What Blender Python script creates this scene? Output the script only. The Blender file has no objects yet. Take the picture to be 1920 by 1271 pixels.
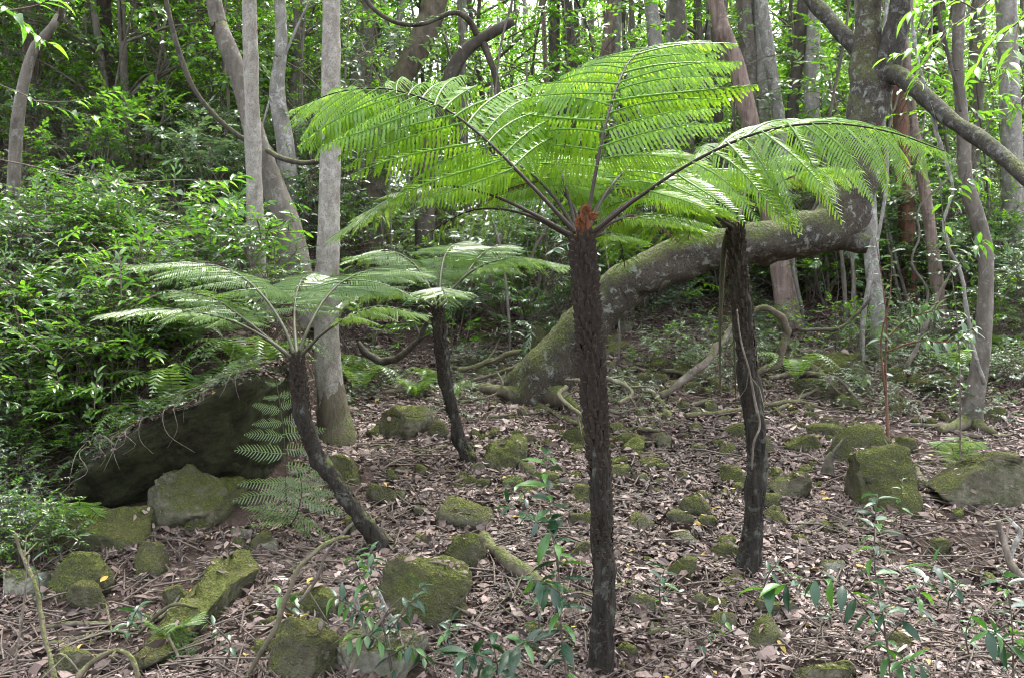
import bpy, bmesh, math, random
import numpy as np
from mathutils import Vector, Matrix
from mathutils.bvhtree import BVHTree

random.seed(7)
RNG = np.random.default_rng(7)
SC = bpy.context.scene
COL = SC.collection
R = math.radians

# ------------------------------------------------------------------ camera, sky, sun, exposure
CAMZ, F = 1.5, 1850.0
cam = bpy.data.cameras.new("camera")
cam.sensor_width = 36.0
cam.lens = 36.0 * F / 1920.0
cam.clip_start, cam.clip_end = 0.05, 2000.0
cam.dof.use_dof = True
cam.dof.focus_distance = 4.6
cam.dof.aperture_fstop = 8.0
camo = bpy.data.objects.new("camera", cam)
COL.objects.link(camo)
camo.location = (0, 0, CAMZ)
camo.rotation_euler = (R(90), 0, 0)
SC.camera = camo

SUN_EL, SUN_AZ = R(62), R(20)          # azimuth from +Y (away from camera) towards +X
world = bpy.data.worlds.new("World")
SC.world = world
world.use_nodes = True
wn = world.node_tree.nodes
wl = world.node_tree.links
wn.clear()
sky = wn.new("ShaderNodeTexSky")
sky.sky_type = 'NISHITA'
sky.sun_disc = False
sky.sun_elevation = SUN_EL
sky.sun_rotation = SUN_AZ
sky.air_density = 1.0
sky.dust_density = 4.0
hsv = wn.new("ShaderNodeHueSaturation")
hsv.inputs['Saturation'].default_value = 0.42
bg = wn.new("ShaderNodeBackground")
bg.inputs['Strength'].default_value = 0.15
wo = wn.new("ShaderNodeOutputWorld")
wl.new(sky.outputs[0], hsv.inputs['Color'])
wl.new(hsv.outputs[0], bg.inputs['Color'])
wl.new(bg.outputs[0], wo.inputs['Surface'])

sl = bpy.data.lights.new("sun", 'SUN')
sl.energy = 1.5
sl.angle = R(20)
sl.color = (1.0, 0.98, 0.95)
so = bpy.data.objects.new("sun", sl)
COL.objects.link(so)
sd = Vector((math.sin(SUN_AZ) * math.cos(SUN_EL), math.cos(SUN_AZ) * math.cos(SUN_EL), math.sin(SUN_EL)))
so.rotation_euler = sd.to_track_quat('Z', 'Y').to_euler()
so.location = (0, 0, 20)

SC.view_settings.view_transform = 'Standard'
SC.view_settings.look = 'None'
SC.view_settings.exposure = 3.0
SC.view_settings.gamma = 1.0
SC.render.engine = 'CYCLES'
SC.cycles.max_bounces = 7
SC.cycles.diffuse_bounces = 6
SC.cycles.glossy_bounces = 1
SC.cycles.transmission_bounces = 4
SC.cycles.use_adaptive_sampling = True
SC.cycles.adaptive_threshold = 0.04
SC.cycles.caustics_reflective = False
SC.cycles.caustics_refractive = False
SC.cycles.sample_clamp_indirect = 6.0
SC.cycles.filter_width = 1.0
SC.cycles.use_denoising = True
SC.cycles.denoiser = 'OPENIMAGEDENOISE'
SC.cycles.denoising_input_passes = 'RGB_ALBEDO_NORMAL'


def U(px, py, d):
    """photo pixel + distance -> world point"""
    return np.array([(px - 960.0) / F * d, d, CAMZ + (635.5 - py) / F * d])


# ------------------------------------------------------------------ numeric helpers
def vnoise(P, scale=1.0, seed=0):
    P = np.asarray(P, float) * scale
    i = np.floor(P).astype(np.int64)
    f = P - i
    f = f * f * (3 - 2 * f)

    def h(a, b, c):
        n = (a * 374761393 + b * 668265263 + c * 2147483647 + seed * 1274126177) & 0xFFFFFFFF
        n = ((n ^ (n >> 13)) * 1274126177) & 0xFFFFFFFF
        n = (n ^ (n >> 16)) & 0xFFFF
        return n / 65535.0
    x, y, z = i[..., 0], i[..., 1], i[..., 2]
    u, v, w = f[..., 0], f[..., 1], f[..., 2]
    r = 0
    for dx in (0, 1):
        for dy in (0, 1):
            for dz in (0, 1):
                r = r + h(x + dx, y + dy, z + dz) * (u if dx else 1 - u) * (v if dy else 1 - v) * (w if dz else 1 - w)
    return r * 2 - 1


def fbm(P, scale=1.0, seed=0, octv=3):
    r, a = 0, 1.0
    for o in range(octv):
        r = r + a * vnoise(P, scale * 2 ** o, seed + o * 17)
        a *= 0.5
    return r


def sstep(a, b, x):
    t = np.clip((np.asarray(x, float) - a) / (b - a), 0, 1)
    return t * t * (3 - 2 * t)


def ground(x, y):
    x = np.asarray(x, float)
    y = np.asarray(y, float)
    z = 0.06 + 0.25 * (np.minimum(y, 10) - 4.4)
    t = np.clip(y - 10, 0, 12)
    z = z + 0.25 * t - (0.15 / 24) * t * t + 0.1 * np.maximum(y - 22, 0)
    z = z + np.where(y < 2.5, (2.5 - y) * 0.2, 0) + 0.42 * sstep(8.6, 13.0, y)
    # bank on the left behind the big boulder
    z = z + 0.78 * sstep(-1.5, -1.95, x) * sstep(0.0, 1.0, (y - 6.35 + 0.95 * sstep(-2.7, -3.3, x)) / (0.5 + 2.2 * sstep(-2.6, -3.3, x))) + 0.45 * sstep(-2.4, -4.5, x) * sstep(5.2, 9.0, y)
    z = z + 0.25 * sstep(-3, -9, x) + 0.35 * sstep(4, 9, x)
    P = np.stack([x, y, np.zeros_like(x)], -1)
    z = z + 0.05 * fbm(P, 0.9, 3, 3) + 0.018 * vnoise(P, 5.0, 9)
    z = z - 0.11 * np.exp(-((x - 0.4) ** 2 + (y - 4.4) ** 2) / 0.6) - 0.12 * np.exp(-((x - 3.6) ** 2 + (y - 7.8) ** 2) / 1.2)
    return z


def Gd(px, py):
    """distance at which the ray through a photo pixel meets the ground"""
    d = np.arange(3.0, 60, 0.02)
    x = (px - 960.0) / F * d
    z = CAMZ + (635.5 - py) / F * d
    g = ground(x, d)
    k = np.nonzero(z <= g)[0]
    return float(d[k[0]]) if len(k) else 30.0


def spline(pts, m):
    """Catmull-Rom through rows of pts (any columns), m samples"""
    pts = np.asarray(pts, float)
    if len(pts) == 2:
        t = np.linspace(0, 1, m)[:, None]
        return pts[0] * (1 - t) + pts[1] * t
    P = np.vstack([2 * pts[0] - pts[1], pts, 2 * pts[-1] - pts[-2]])
    seg = np.linalg.norm(np.diff(pts[:, :3], axis=0), axis=1)
    cum = np.concatenate([[0], np.cumsum(seg)])
    out = []
    for s in np.linspace(0, cum[-1], m):
        i = min(len(seg) - 1, max(0, int(np.searchsorted(cum, s, 'right') - 1)))
        t = (s - cum[i]) / max(seg[i], 1e-9)
        a, b, c, d = P[i], P[i + 1], P[i + 2], P[i + 3]
        out.append(0.5 * ((2 * b) + (c - a) * t + (2 * a - 5 * b + 4 * c - d) * t * t + (-a + 3 * b - 3 * c + d) * t ** 3))
    return np.array(out)


def nrm(v):
    v = np.asarray(v, float)
    return v / max(np.linalg.norm(v), 1e-9)


class MB:
    """collects shapes; build() makes ONE mesh"""
    def __init__(self):
        self.v, self.f, self.a, self.n = [], [], [], 0

    def add(self, V, faces, attr=0.5):
        V = np.asarray(V, float).reshape(-1, 3)
        for f in faces:
            f = np.asarray(f, int)
            if len(f):
                self.f.append(f + self.n)
        self.v.append(V)
        self.a.append(np.broadcast_to(np.asarray(attr, float), (len(V),)))
        self.n += len(V)

    def tube(self, path, rad, n=8, attr=0.5, cap=True, wob=0.0, wsc=6.0, seed=0, flare=0.0, flare_h=0.25, az=1.0):
        path = np.asarray(path, float)
        m = len(path)
        rad = np.broadcast_to(np.asarray(rad, float), (m,))
        T = np.gradient(path, axis=0)
        T /= np.maximum(np.linalg.norm(T, axis=1, keepdims=True), 1e-9)
        ref = np.array([1.0, 0, 0]) if abs(T[0][0]) < 0.8 else np.array([0, 1.0, 0])
        N = np.zeros_like(path)
        nv = nrm(ref - T[0] * ref.dot(T[0]))
        for i in range(m):
            nv = nrm(nv - T[i] * nv.dot(T[i]))
            N[i] = nv
        B = np.cross(T, N)
        th = np.linspace(0, 2 * math.pi, n, endpoint=False)
        c, s = np.cos(th)[None, :, None], np.sin(th)[None, :, None]
        D = N[:, None] * c + B[:, None] * s
        rr = np.repeat(rad[:, None], n, 1).copy()
        if flare:
            h = np.abs(path[:, 2] - path[:, 2].min())[:, None]
            rr *= 1 + flare * np.exp(-h / flare_h) * (0.55 + 0.45 * np.cos(4 * th[None] + seed) + 0.3 * np.cos(3 * th[None] + seed * 2))
        V = path[:, None] + D * rr[..., None]
        if wob:
            V = V + D * (rr * wob * fbm(V * [1, 1, az], wsc, seed, 3))[..., None]
        i = np.arange(m - 1)[:, None] * n
        j = np.arange(n)[None]
        j2 = (j + 1) % n
        Q = np.stack([i + j, i + j2, i + n + j2, i + n + j], -1).reshape(-1, 4)
        faces = [Q]
        V = V.reshape(-1, 3)
        if cap:
            V = np.vstack([V, path[0], path[-1]])
            jj = np.arange(n)
            k0, k1 = m * n, m * n + 1
            faces.append(np.stack([np.full(n, k0), (jj + 1) % n, jj], -1))
            o = (m - 1) * n
            faces.append(np.stack([np.full(n, k1), o + jj, o + (jj + 1) % n], -1))
        self.add(V, faces, attr)

    def inst(self, V0, faces0, M3, pos, attr):
        """many copies of a template: M3 (k,3,3) columns = axes (scaled), pos (k,3)"""
        k = len(pos)
        n = len(V0)
        V = np.einsum('kij,nj->kni', M3, V0) + pos[:, None]
        off = (np.arange(k) * n)[:, None, None]
        fs = [(np.asarray(f, int)[None] + off).reshape(-1, np.asarray(f).shape[1]) for f in faces0]
        self.add(V.reshape(-1, 3), fs, np.repeat(np.broadcast_to(attr, (k,)), n))

    def mesh(self, name, mat=None, smooth=True):
        me = bpy.data.meshes.new(name)
        V = np.vstack(self.v)
        me.vertices.add(len(V))
        me.vertices.foreach_set("co", V.astype(np.float32).ravel())
        loops = np.concatenate([f.ravel() for f in self.f])
        sizes = np.concatenate([np.full(len(f), f.shape[1]) for f in self.f])
        st = np.concatenate([[0], np.cumsum(sizes)[:-1]])
        me.loops.add(len(loops))
        me.loops.foreach_set("vertex_index", loops.astype(np.int32))
        me.polygons.add(len(sizes))
        me.polygons.foreach_set("loop_start", st.astype(np.int32))
        me.polygons.foreach_set("loop_total", sizes.astype(np.int32))
        me.polygons.foreach_set("use_smooth", np.full(len(sizes), smooth))
        at = me.attributes.new("v", 'FLOAT', 'POINT')
        at.data.foreach_set("value", np.concatenate(self.a).astype(np.float32))
        me.update(calc_edges=True)
        if mat:
            me.materials.append(mat)
        return me


def ob(name, mesh, parent=None, M=None):
    o = bpy.data.objects.new(name, mesh)
    COL.objects.link(o)
    if parent is not None:
        o.parent = parent
    if M is not None:
        o.matrix_basis = M
    return o


def thing(name, label, cat, loc=(0, 0, 0), rz=0.0, group=None, scale=1.0, mesh=None, kind=None):
    o = bpy.data.objects.new(name, mesh)
    COL.objects.link(o)
    o.location = loc
    o.rotation_euler = (0, 0, rz)
    o.scale = (scale,) * 3 if np.isscalar(scale) else scale
    o["label"] = label
    o["category"] = cat
    if group:
        o["group"] = group
    if kind:
        o["kind"] = kind
    return o


def mat4(X, Y, Z, p):
    return Matrix(((X[0], Y[0], Z[0], p[0]), (X[1], Y[1], Z[1], p[1]), (X[2], Y[2], Z[2], p[2]), (0, 0, 0, 1)))


# ------------------------------------------------------------------ materials
class NT:
    def __init__(self, name):
        self.m = bpy.data.materials.new(name)
        self.m.use_nodes = True
        self.n = self.m.node_tree.nodes
        self.l = self.m.node_tree.links
        self.n.clear()
        self.out = self.n.new("ShaderNodeOutputMaterial")

    def node(self, t, **kw):
        x = self.n.new(t)
        for k, v in kw.items():
            setattr(x, k, v)
        return x

    def link(self, a, b):
        self.l.new(a, b)

    def ramp(self, fac, stops, interp='LINEAR'):
        r = self.node("ShaderNodeValToRGB")
        r.color_ramp.interpolation = interp
        e = r.color_ramp.elements
        while len(e) < len(stops):
            e.new(0.5)
        for k, (p, c) in enumerate(stops):
            e[k].position = p
            e[k].color = (c, c, c, 1) if np.isscalar(c) else (*c, 1)
        self.link(fac, r.inputs[0])
        return r.outputs[0]

    def noise(self, scale, detail=4, rough=0.6, vec=None, dist=0.0):
        x = self.node("ShaderNodeTexNoise")
        x.inputs['Scale'].default_value = scale
        x.inputs['Detail'].default_value = detail
        x.inputs['Roughness'].default_value = rough
        x.inputs['Distortion'].default_value = dist
        if vec is not None:
            self.link(vec, x.inputs['Vector'])
        return x.outputs[0]

    def math(self, op, a, b=None, clamp=False):
        x = self.node("ShaderNodeMath", operation=op, use_clamp=clamp)
        for k, v in ((0, a), (1, b)):
            if v is None:
                continue
            if np.isscalar(v):
                x.inputs[k].default_value = v
            else:
                self.link(v, x.inputs[k])
        return x.outputs[0]

    def mix(self, fac, a, b, blend='MIX'):
        x = self.node("ShaderNodeMix", data_type='RGBA', blend_type=blend)
        for k, v in ((0, fac), (6, a), (7, b)):
            if isinstance(v, tuple):
                x.inputs[k].default_value = (*v, 1)
            elif np.isscalar(v):
                x.inputs[k].default_value = v
            else:
                self.link(v, x.inputs[k])
        return x.outputs[2]

    def coords(self, per_object=True):
        tc = self.node("ShaderNodeTexCoord")
        if not per_object:
            return tc.outputs['Object']
        oi = self.node("ShaderNodeObjectInfo")
        s = self.math('MULTIPLY', oi.outputs['Random'], 37.0)
        va = self.node("ShaderNodeVectorMath", operation='ADD')
        self.link(tc.outputs['Object'], va.inputs[0])
        self.link(s, va.inputs[1])
        return va.outputs[0]

    def geo_z(self):
        g = self.node("ShaderNodeNewGeometry")
        s = self.node("ShaderNodeSeparateXYZ")
        self.link(g.outputs['Normal'], s.inputs[0])
        return s.outputs[2]

    def bump(self, h, strength=0.5, dist=0.02):
        b = self.node("ShaderNodeBump")
        b.inputs['Strength'].default_value = strength
        b.inputs['Distance'].default_value = dist
        self.link(h, b.inputs['Height'])
        return b.outputs[0]

    def bsdf(self, col, rough=0.8, normal=None, spec=0.3):
        p = self.node("ShaderNodeBsdfPrincipled")
        if isinstance(col, tuple):
            p.inputs['Base Color'].default_value = (*col, 1)
        else:
            self.link(col, p.inputs['Base Color'])
        if np.isscalar(rough):
            p.inputs['Roughness'].default_value = rough
        else:
            self.link(rough, p.inputs['Roughness'])
        p.inputs['Specular IOR Level'].default_value = spec
        if normal is not None:
            self.link(normal, p.inputs['Normal'])
        return p

    def finish(self, sh):
        self.link(sh.outputs[0], self.out.inputs['Surface'])
        return self.m


def leaf_mat(name, stops, rough=0.3, trans=0.4, tcol=(1.6, 1.5, 0.6), spec=0.5, jitter=0.25):
    t = NT(name)
    at = t.node("ShaderNodeAttribute", attribute_name="v")
    oi = t.node("ShaderNodeObjectInfo")
    f = t.math('ADD', at.outputs['Fac'], t.math('MULTIPLY', t.math('SUBTRACT', oi.outputs['Random'], 0.5), jitter))
    c = t.ramp(f, stops)
    p = t.bsdf(c, rough, None, spec)
    tr = t.node("ShaderNodeBsdfTranslucent")
    t.link(t.mix(1.0, c, tcol, 'MULTIPLY'), tr.inputs[0])
    mx = t.node("ShaderNodeMixShader")
    mx.inputs[0].default_value = trans
    t.link(p.outputs[0], mx.inputs[1])
    t.link(tr.outputs[0], mx.inputs[2])
    return t.finish(mx)


def bark_mat(name, base, dark, lichen=None, lich_amt=0.0, moss=0.0, stretch=0.25, bump=0.5, scale=14.0, red=None, speck=0.0):
    t = NT(name)
    co = t.coords()
    mp = t.node("ShaderNodeMapping")
    mp.inputs['Scale'].default_value = (1, 1, stretch)
    t.link(co, mp.inputs['Vector'])
    n1 = t.noise(scale, 6, 0.65, mp.outputs[0], 0.4)
    n2 = t.noise(2.2, 3, 0.6, co)
    c = t.mix(t.ramp(n1, [(0.33, 0.0), (0.62, 1.0)]), dark, base)
    c = t.mix(t.math('MULTIPLY', t.ramp(n2, [(0.35, 0.0), (0.65, 1.0)]), 0.45), c, tuple(x * 0.6 for x in base))
    if red:
        n4 = t.noise(3.0, 4, 0.6, mp.outputs[0])
        c = t.mix(t.ramp(n4, [(0.42, 0.0), (0.6, 1.0)]), c, red)
    if speck:
        n5 = t.noise(75.0, 2, 0.6, co)
        c = t.mix(t.math('MULTIPLY', t.ramp(n5, [(0.52, 0.0), (0.6, 1.0)]), speck), c, dark)
    if lich_amt:
        n3 = t.noise(13.0, 6, 0.72, co, 0.5)
        c = t.mix(t.math('MULTIPLY', t.ramp(n3, [(0.54, 0.0), (0.64, 1.0)]), lich_amt), c, lichen)
    h = n1
    if moss:
        z = t.geo_z()
        nm = t.noise(5.0, 5, 0.65, co)
        mf = t.math('ADD', t.math('MULTIPLY', z, 0.6), t.math('MULTIPLY', nm, 1.0))
        mf = t.math('MULTIPLY', t.ramp(mf, [(0.9 - 0.5 * moss, 0.0), (1.25 - 0.5 * moss, 1.0)]), t.ramp(t.noise(28.0, 3, 0.6, co), [(0.35, 0.35), (0.55, 1.0)]))
        nf = t.noise(60.0, 3, 0.6, co)
        mc = t.ramp(nf, [(0.3, (0.028, 0.034, 0.01)), (0.55, (0.078, 0.09, 0.022)), (0.75, (0.15, 0.16, 0.05))])
        c = t.mix(mf, c, mc)
        h = t.math('ADD', n1, t.math('MULTIPLY', nf, mf))
    p = t.bsdf(c, 0.85, t.bump(h, bump, 0.015), 0.2)
    return t.finish(p)


def rock_mat(name, moss=0.6, rock=(0.16, 0.15, 0.13), mossc=1.0, lich=0.5):
    t = NT(name)
    co = t.coords()
    n1 = t.noise(3.0, 6, 0.65, co)
    n2 = t.noise(22.0, 5, 0.7, co)
    n3 = t.noise(95.0, 3, 0.6, co)
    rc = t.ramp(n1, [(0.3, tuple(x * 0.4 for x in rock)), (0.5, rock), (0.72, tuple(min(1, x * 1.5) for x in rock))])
    rc = t.mix(t.ramp(n2, [(0.4, 0.0), (0.65, 0.8)]), rc, (rock[0] * 0.3, rock[1] * 0.34, rock[2] * 0.22))
    # thin algae film, then moss cushions that favour the upper faces
    n4 = t.noise(6.0, 5, 0.7, co)
    rc = t.mix(t.ramp(n4, [(0.4, 0.0), (0.6, 0.75 * min(1, moss + 0.2))]), rc, (0.045, 0.052, 0.022))
    z = t.geo_z()
    mf = t.math('ADD', t.math('MULTIPLY', z, 0.4), t.math('ADD', t.math('MULTIPLY', n1, 0.6), t.math('ADD', t.math('MULTIPLY', n2, 0.4), t.math('MULTIPLY', n3, 0.2))))
    mf = t.ramp(mf, [(1.0 - 0.62 * moss, 0.0), (1.34 - 0.62 * moss, 1.0)])
    k = mossc
    mcol = t.ramp(t.math('ADD', t.math('MULTIPLY', n3, 0.6), t.math('MULTIPLY', n2, 0.4)),
                  [(0.34, (0.014 * k, 0.018 * k, 0.006)), (0.5, (0.046 * k, 0.054 * k, 0.019)), (0.64, (0.1 * k, 0.105 * k, 0.045))])
    n6 = t.noise(38.0, 4, 0.7, co)
    rc = t.mix(t.ramp(n6, [(0.58, 0.0), (0.68, lich)]), rc, (0.2, 0.21, 0.165))
    nb = t.noise(2.6, 5, 0.65, co)
    mcol = t.mix(t.ramp(nb, [(0.42, 0.0), (0.68, 0.6)]), mcol, (0.085, 0.072, 0.034))
    c = t.mix(mf, rc, mcol)
    h = t.math('ADD', t.math('MULTIPLY', n2, 0.8), t.math('MULTIPLY', n3, t.math('MULTIPLY', mf, 1.1)))
    p = t.bsdf(c, 0.95, t.bump(h, 1.0, 0.025), 0.12)
    return t.finish(p)


def soil_mat():
    t = NT("soil")
    co = t.coords(False)
    n1 = t.noise(3.0, 6, 0.7, co)
    n2 = t.noise(40.0, 5, 0.7, co)
    c = t.ramp(n2, [(0.3, (0.03, 0.021, 0.016)), (0.55, (0.075, 0.053, 0.042)), (0.75, (0.14, 0.105, 0.085))])
    c = t.mix(t.math('MULTIPLY', t.ramp(n1, [(0.4, 0.0), (0.65, 1.0)]), 0.5), c, (0.035, 0.026, 0.02))
    return t.finish(t.bsdf(c, 0.95, t.bump(n2, 0.9, 0.03), 0.1))


def litter_mat():
    t = NT("leaf_litter")
    at = t.node("ShaderNodeAttribute", attribute_name="v")
    c = t.ramp(at.outputs['Fac'], [(0.0, (0.03, 0.02, 0.015)), (0.3, (0.085, 0.056, 0.044)), (0.55, (0.16, 0.112, 0.09)),
                                   (0.8, (0.26, 0.192, 0.165)), (0.955, (0.4, 0.32, 0.28)), (0.965, (0.3, 0.17, 0.04)), (1.0, (0.42, 0.33, 0.08))])
    n = t.noise(60, 2, 0.5, t.coords(False))
    c = t.mix(t.math('MULTIPLY', n, 0.6), c, (0.45, 0.42, 0.42), 'MULTIPLY')
    return t.finish(t.bsdf(c, 0.6, None, 0.3))


def plain(name, col, rough=0.8, spec=0.3, var=0.4, scale=20):
    t = NT(name)
    n = t.noise(scale, 4, 0.6, t.coords())
    c = t.mix(t.ramp(n, [(0.3, var), (0.7, 0.0)]), col, tuple(x * 0.35 for x in col))
    return t.finish(t.bsdf(c, rough, t.bump(n, 0.4, 0.006), spec))


M_SOIL = soil_mat()
M_LITTER = litter_mat()
M_MOSSY = rock_mat("mossy_rock", 0.74, (0.125, 0.11, 0.08), 1.5)
M_MOSSY2 = rock_mat("half_mossy_rock", 0.5, (0.145, 0.127, 0.095), 1.5)
M_PALER = rock_mat("pale_rock", 0.34, (0.25, 0.235, 0.19), 1.5)
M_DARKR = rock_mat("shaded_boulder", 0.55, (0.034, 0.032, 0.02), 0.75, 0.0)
M_PALEBARK = bark_mat("pale_bark", (0.29, 0.265, 0.225), (0.13, 0.11, 0.088), (0.42, 0.41, 0.37), 0.35, 0.12, 0.5, 0.45, 16, speck=0.7)
M_HERO = bark_mat("lichen_bark", (0.078, 0.068, 0.054), (0.018, 0.015, 0.012), (0.25, 0.26, 0.225), 0.75, 0.86, 0.6, 1.0, 22, red=(0.062, 0.05, 0.037), speck=0.7)
M_HEROLIMB = bark_mat("lichen_limb_bark", (0.07, 0.062, 0.05), (0.018, 0.015, 0.012), (0.2, 0.205, 0.18), 0.55, 0.45, 0.6, 1.0, 22, speck=0.7)
M_SPOT = bark_mat("spotted_bark", (0.27, 0.25, 0.22), (0.09, 0.08, 0.066), (0.44, 0.44, 0.4), 0.6, 0.2, 0.5, 0.5, 12, speck=0.4)
M_REDBARK = bark_mat("red_bark", (0.17, 0.085, 0.055), (0.06, 0.032, 0.024), (0.24, 0.18, 0.15), 0.3, 0.0, 0.12, 0.8, 22)
M_PINKBARK = bark_mat("flaky_bark", (0.22, 0.16, 0.13), (0.06, 0.04, 0.033), (0.34, 0.3, 0.26), 0.35, 0.0, 0.12, 1.0, 20)
M_GREYBARK = bark_mat("grey_bark", (0.15, 0.13, 0.105), (0.055, 0.046, 0.036), (0.29, 0.285, 0.25), 0.4, 0.3, 0.35, 0.6, 12, speck=0.3)
M_DARKBARK = bark_mat("dark_bark", (0.075, 0.062, 0.048), (0.025, 0.02, 0.016), (0.17, 0.165, 0.14), 0.3, 0.3, 0.3, 0.6, 14)
M_MOSSBARK = bark_mat("moss_bark", (0.13, 0.105, 0.075), (0.045, 0.036, 0.026), (0.2, 0.195, 0.16), 0.3, 0.72, 0.4, 0.8, 14)
M_FERNTRUNK = bark_mat("fern_trunk", (0.033, 0.028, 0.021), (0.006, 0.005, 0.004), (0.13, 0.135, 0.11), 0.45, 0.28, 0.14, 1.0, 40)
M_STUB = plain("frond_base", (0.034, 0.025, 0.018), 0.85, 0.2, 0.7, 60)
M_FIBRE = plain("fern_fibre", (0.06, 0.03, 0.017), 0.8, 0.2, 0.6, 80)
M_STICK = bark_mat("stick_bark", (0.16, 0.13, 0.103), (0.05, 0.04, 0.032), (0.3, 0.3, 0.27), 0.3, 0.2, 0.4, 0.4, 25)
M_TWIG = plain("twig", (0.12, 0.095, 0.075), 0.8, 0.2, 0.5, 30)
M_FROND = leaf_mat("frond_green", [(0.0, (0.085, 0.185, 0.016)), (0.5, (0.135, 0.27, 0.022)), (1.0, (0.2, 0.34, 0.036))], 0.28, 0.58, (1.8, 1.55, 0.75), 0.8, 0.2)
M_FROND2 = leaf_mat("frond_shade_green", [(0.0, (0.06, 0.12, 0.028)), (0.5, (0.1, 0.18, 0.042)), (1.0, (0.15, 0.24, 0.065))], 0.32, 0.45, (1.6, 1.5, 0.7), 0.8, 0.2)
M_FRONDP = leaf_mat("frond_pale", [(0.0, (0.08, 0.14, 0.06)), (1.0, (0.15, 0.22, 0.1))], 0.35, 0.4, (1.4, 1.3, 0.8), 0.6, 0.2)
M_DEADFROND = leaf_mat("frond_dead", [(0.0, (0.06, 0.035, 0.02)), (1.0, (0.14, 0.09, 0.055))], 0.7, 0.2, (1.2, 1.0, 0.8), 0.2)
M_STIPE = plain("stipe", (0.028, 0.019, 0.013), 0.7, 0.2, 0.5, 40)
M_STIPE2 = plain("stipe_green", (0.05, 0.05, 0.025), 0.65, 0.25, 0.5, 40)
M_CROZ = plain("crozier_fur", (0.17, 0.065, 0.027), 0.9, 0.2, 0.6, 90)
M_LEAF = leaf_mat("forest_leaf", [(0.0, (0.035, 0.085, 0.016)), (0.4, (0.06, 0.145, 0.018)), (0.75, (0.1, 0.22, 0.022)), (1.0, (0.17, 0.31, 0.035))], 0.24, 0.5, (1.5, 1.55, 0.9), 0.8, 0.5)
M_LEAFDARK = leaf_mat("dark_leaf", [(0.0, (0.05, 0.092, 0.046)), (0.5, (0.08, 0.14, 0.068)), (1.0, (0.125, 0.205, 0.09))], 0.3, 0.36, (1.5, 1.5, 0.9), 1.0, 0.4)
M_LEAFBRIGHT = leaf_mat("bright_leaf", [(0.0, (0.075, 0.18, 0.02)), (0.5, (0.12, 0.26, 0.03)), (1.0, (0.2, 0.35, 0.055))], 0.25, 0.52, (1.5, 1.5, 0.8), 0.7, 0.4)
M_LEAFGLOSS = leaf_mat("glossy_leaf", [(0.0, (0.01, 0.034, 0.016)), (0.6, (0.022, 0.065, 0.024)), (1.0, (0.07, 0.17, 0.028))], 0.33, 0.28, (1.6, 1.7, 0.6), 0.5, 0.95)
M_LEAFPALE = leaf_mat("yellow_leaf", [(0.0, (0.35, 0.2, 0.03)), (1.0, (0.45, 0.36, 0.07))], 0.5, 0.3, (1.2, 1.1, 0.8), 0.3)

# ------------------------------------------------------------------ ground
xs = np.concatenate([-np.geomspace(90, 6.4, 26), np.arange(-6.2, 6.21, 0.065), np.geomspace(6.4, 90, 26)])
ys = np.concatenate([np.linspace(-40, 2.6, 18), np.arange(2.8, 11.0, 0.06), np.geomspace(11.1, 160, 50)])
X, Y = np.meshgrid(xs, ys)
Z = ground(X, Y)
nx, ny = len(xs), len(ys)
i = (np.arange(ny - 1)[:, None] * nx + np.arange(nx - 1)[None]).ravel()
mb = MB()
mb.add(np.stack([X, Y, Z], -1).reshape(-1, 3), [np.stack([i, i + 1, i + nx + 1, i + nx], -1)])
g_ob = ob("ground", mb.mesh("ground", M_SOIL))
g_ob["kind"] = "structure"
g_ob["label"] = "brown forest floor sloping up and away"

ZONES = [(130, "at the left edge"), (300, "behind the dark boulder"), (450, "left of the slender pale trunk"), (560, "between the straight pale trunks"),
         (700, "behind the pale mossy-based trunk"), (800, "left of the slender back fern"), (950, "behind the slender back fern"), (1100, "behind the leaning trunk's foot"),
         (1250, "right of the tall centre fern"), (1360, "left of the right fern trunk"), (1500, "behind the right fern trunk"), (1640, "below the bent trunk's elbow"),
         (1760, "around the reddish brown trunk"), (1860, "behind the crooked far right trunk"), (9999, "at the right edge")]


def where(px):
    return next(z for lim, z in ZONES if px < lim)


# ------------------------------------------------------------------ rocks
_ico = {}


def ico(sub):
    if sub not in _ico:
        bm = bmesh.new()
        bmesh.ops.create_icosphere(bm, subdivisions=sub, radius=1)
        V = np.array([v.co[:] for v in bm.verts])
        T = np.array([[v.index for v in f.verts] for f in bm.faces])
        bm.free()
        _ico[sub] = (V, T)
    return _ico[sub]


ROCKV, ROCKT, _rn = [], [], 0


def rock_shape(hx, hy, hz, seed, sub=4, boxy=0.6, cuts=7, rough=0.06):
    rg = np.random.default_rng(seed)
    V, T = ico(sub)
    P = np.sign(V) * np.abs(V) ** (boxy * 0.82)
    P = P / np.max(np.abs(P), axis=0)
    for _ in range(cuts):
        n = nrm(rg.normal(size=3) * [1, 1, 0.8])
        h = rg.uniform(0.5, 0.86)
        d = P @ n
        P = P - np.outer(np.maximum(d - h, 0) * 0.98, n)
    P = P + V * (0.1 * fbm(P + seed * 3.1, 1.3, seed, 2))[:, None]
    tp = rg.uniform(0.05, 0.42)
    P[:, :2] *= (1 - tp * (P[:, 2:3] + 1) / 2)
    P[:, 0] += rg.uniform(-0.25, 0.25) * P[:, 2]
    P = P * [hx, hy, hz]
    s = (hx + hy + hz) / 3
    Q = P / s
    P = P + V * (0.1 * s * (np.abs(vnoise(Q, 2.1, seed + 2)) - 0.35))[:, None] + V * (rough * s * fbm(Q, 4.2, seed + 5, 3))[:, None]
    P = P + V * (0.03 * s * (np.abs(vnoise(Q, 9.0, seed + 9)) - 0.3))[:, None] + V * (0.014 * s * vnoise(Q, 24, seed))[:, None]
    return P, T


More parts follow.
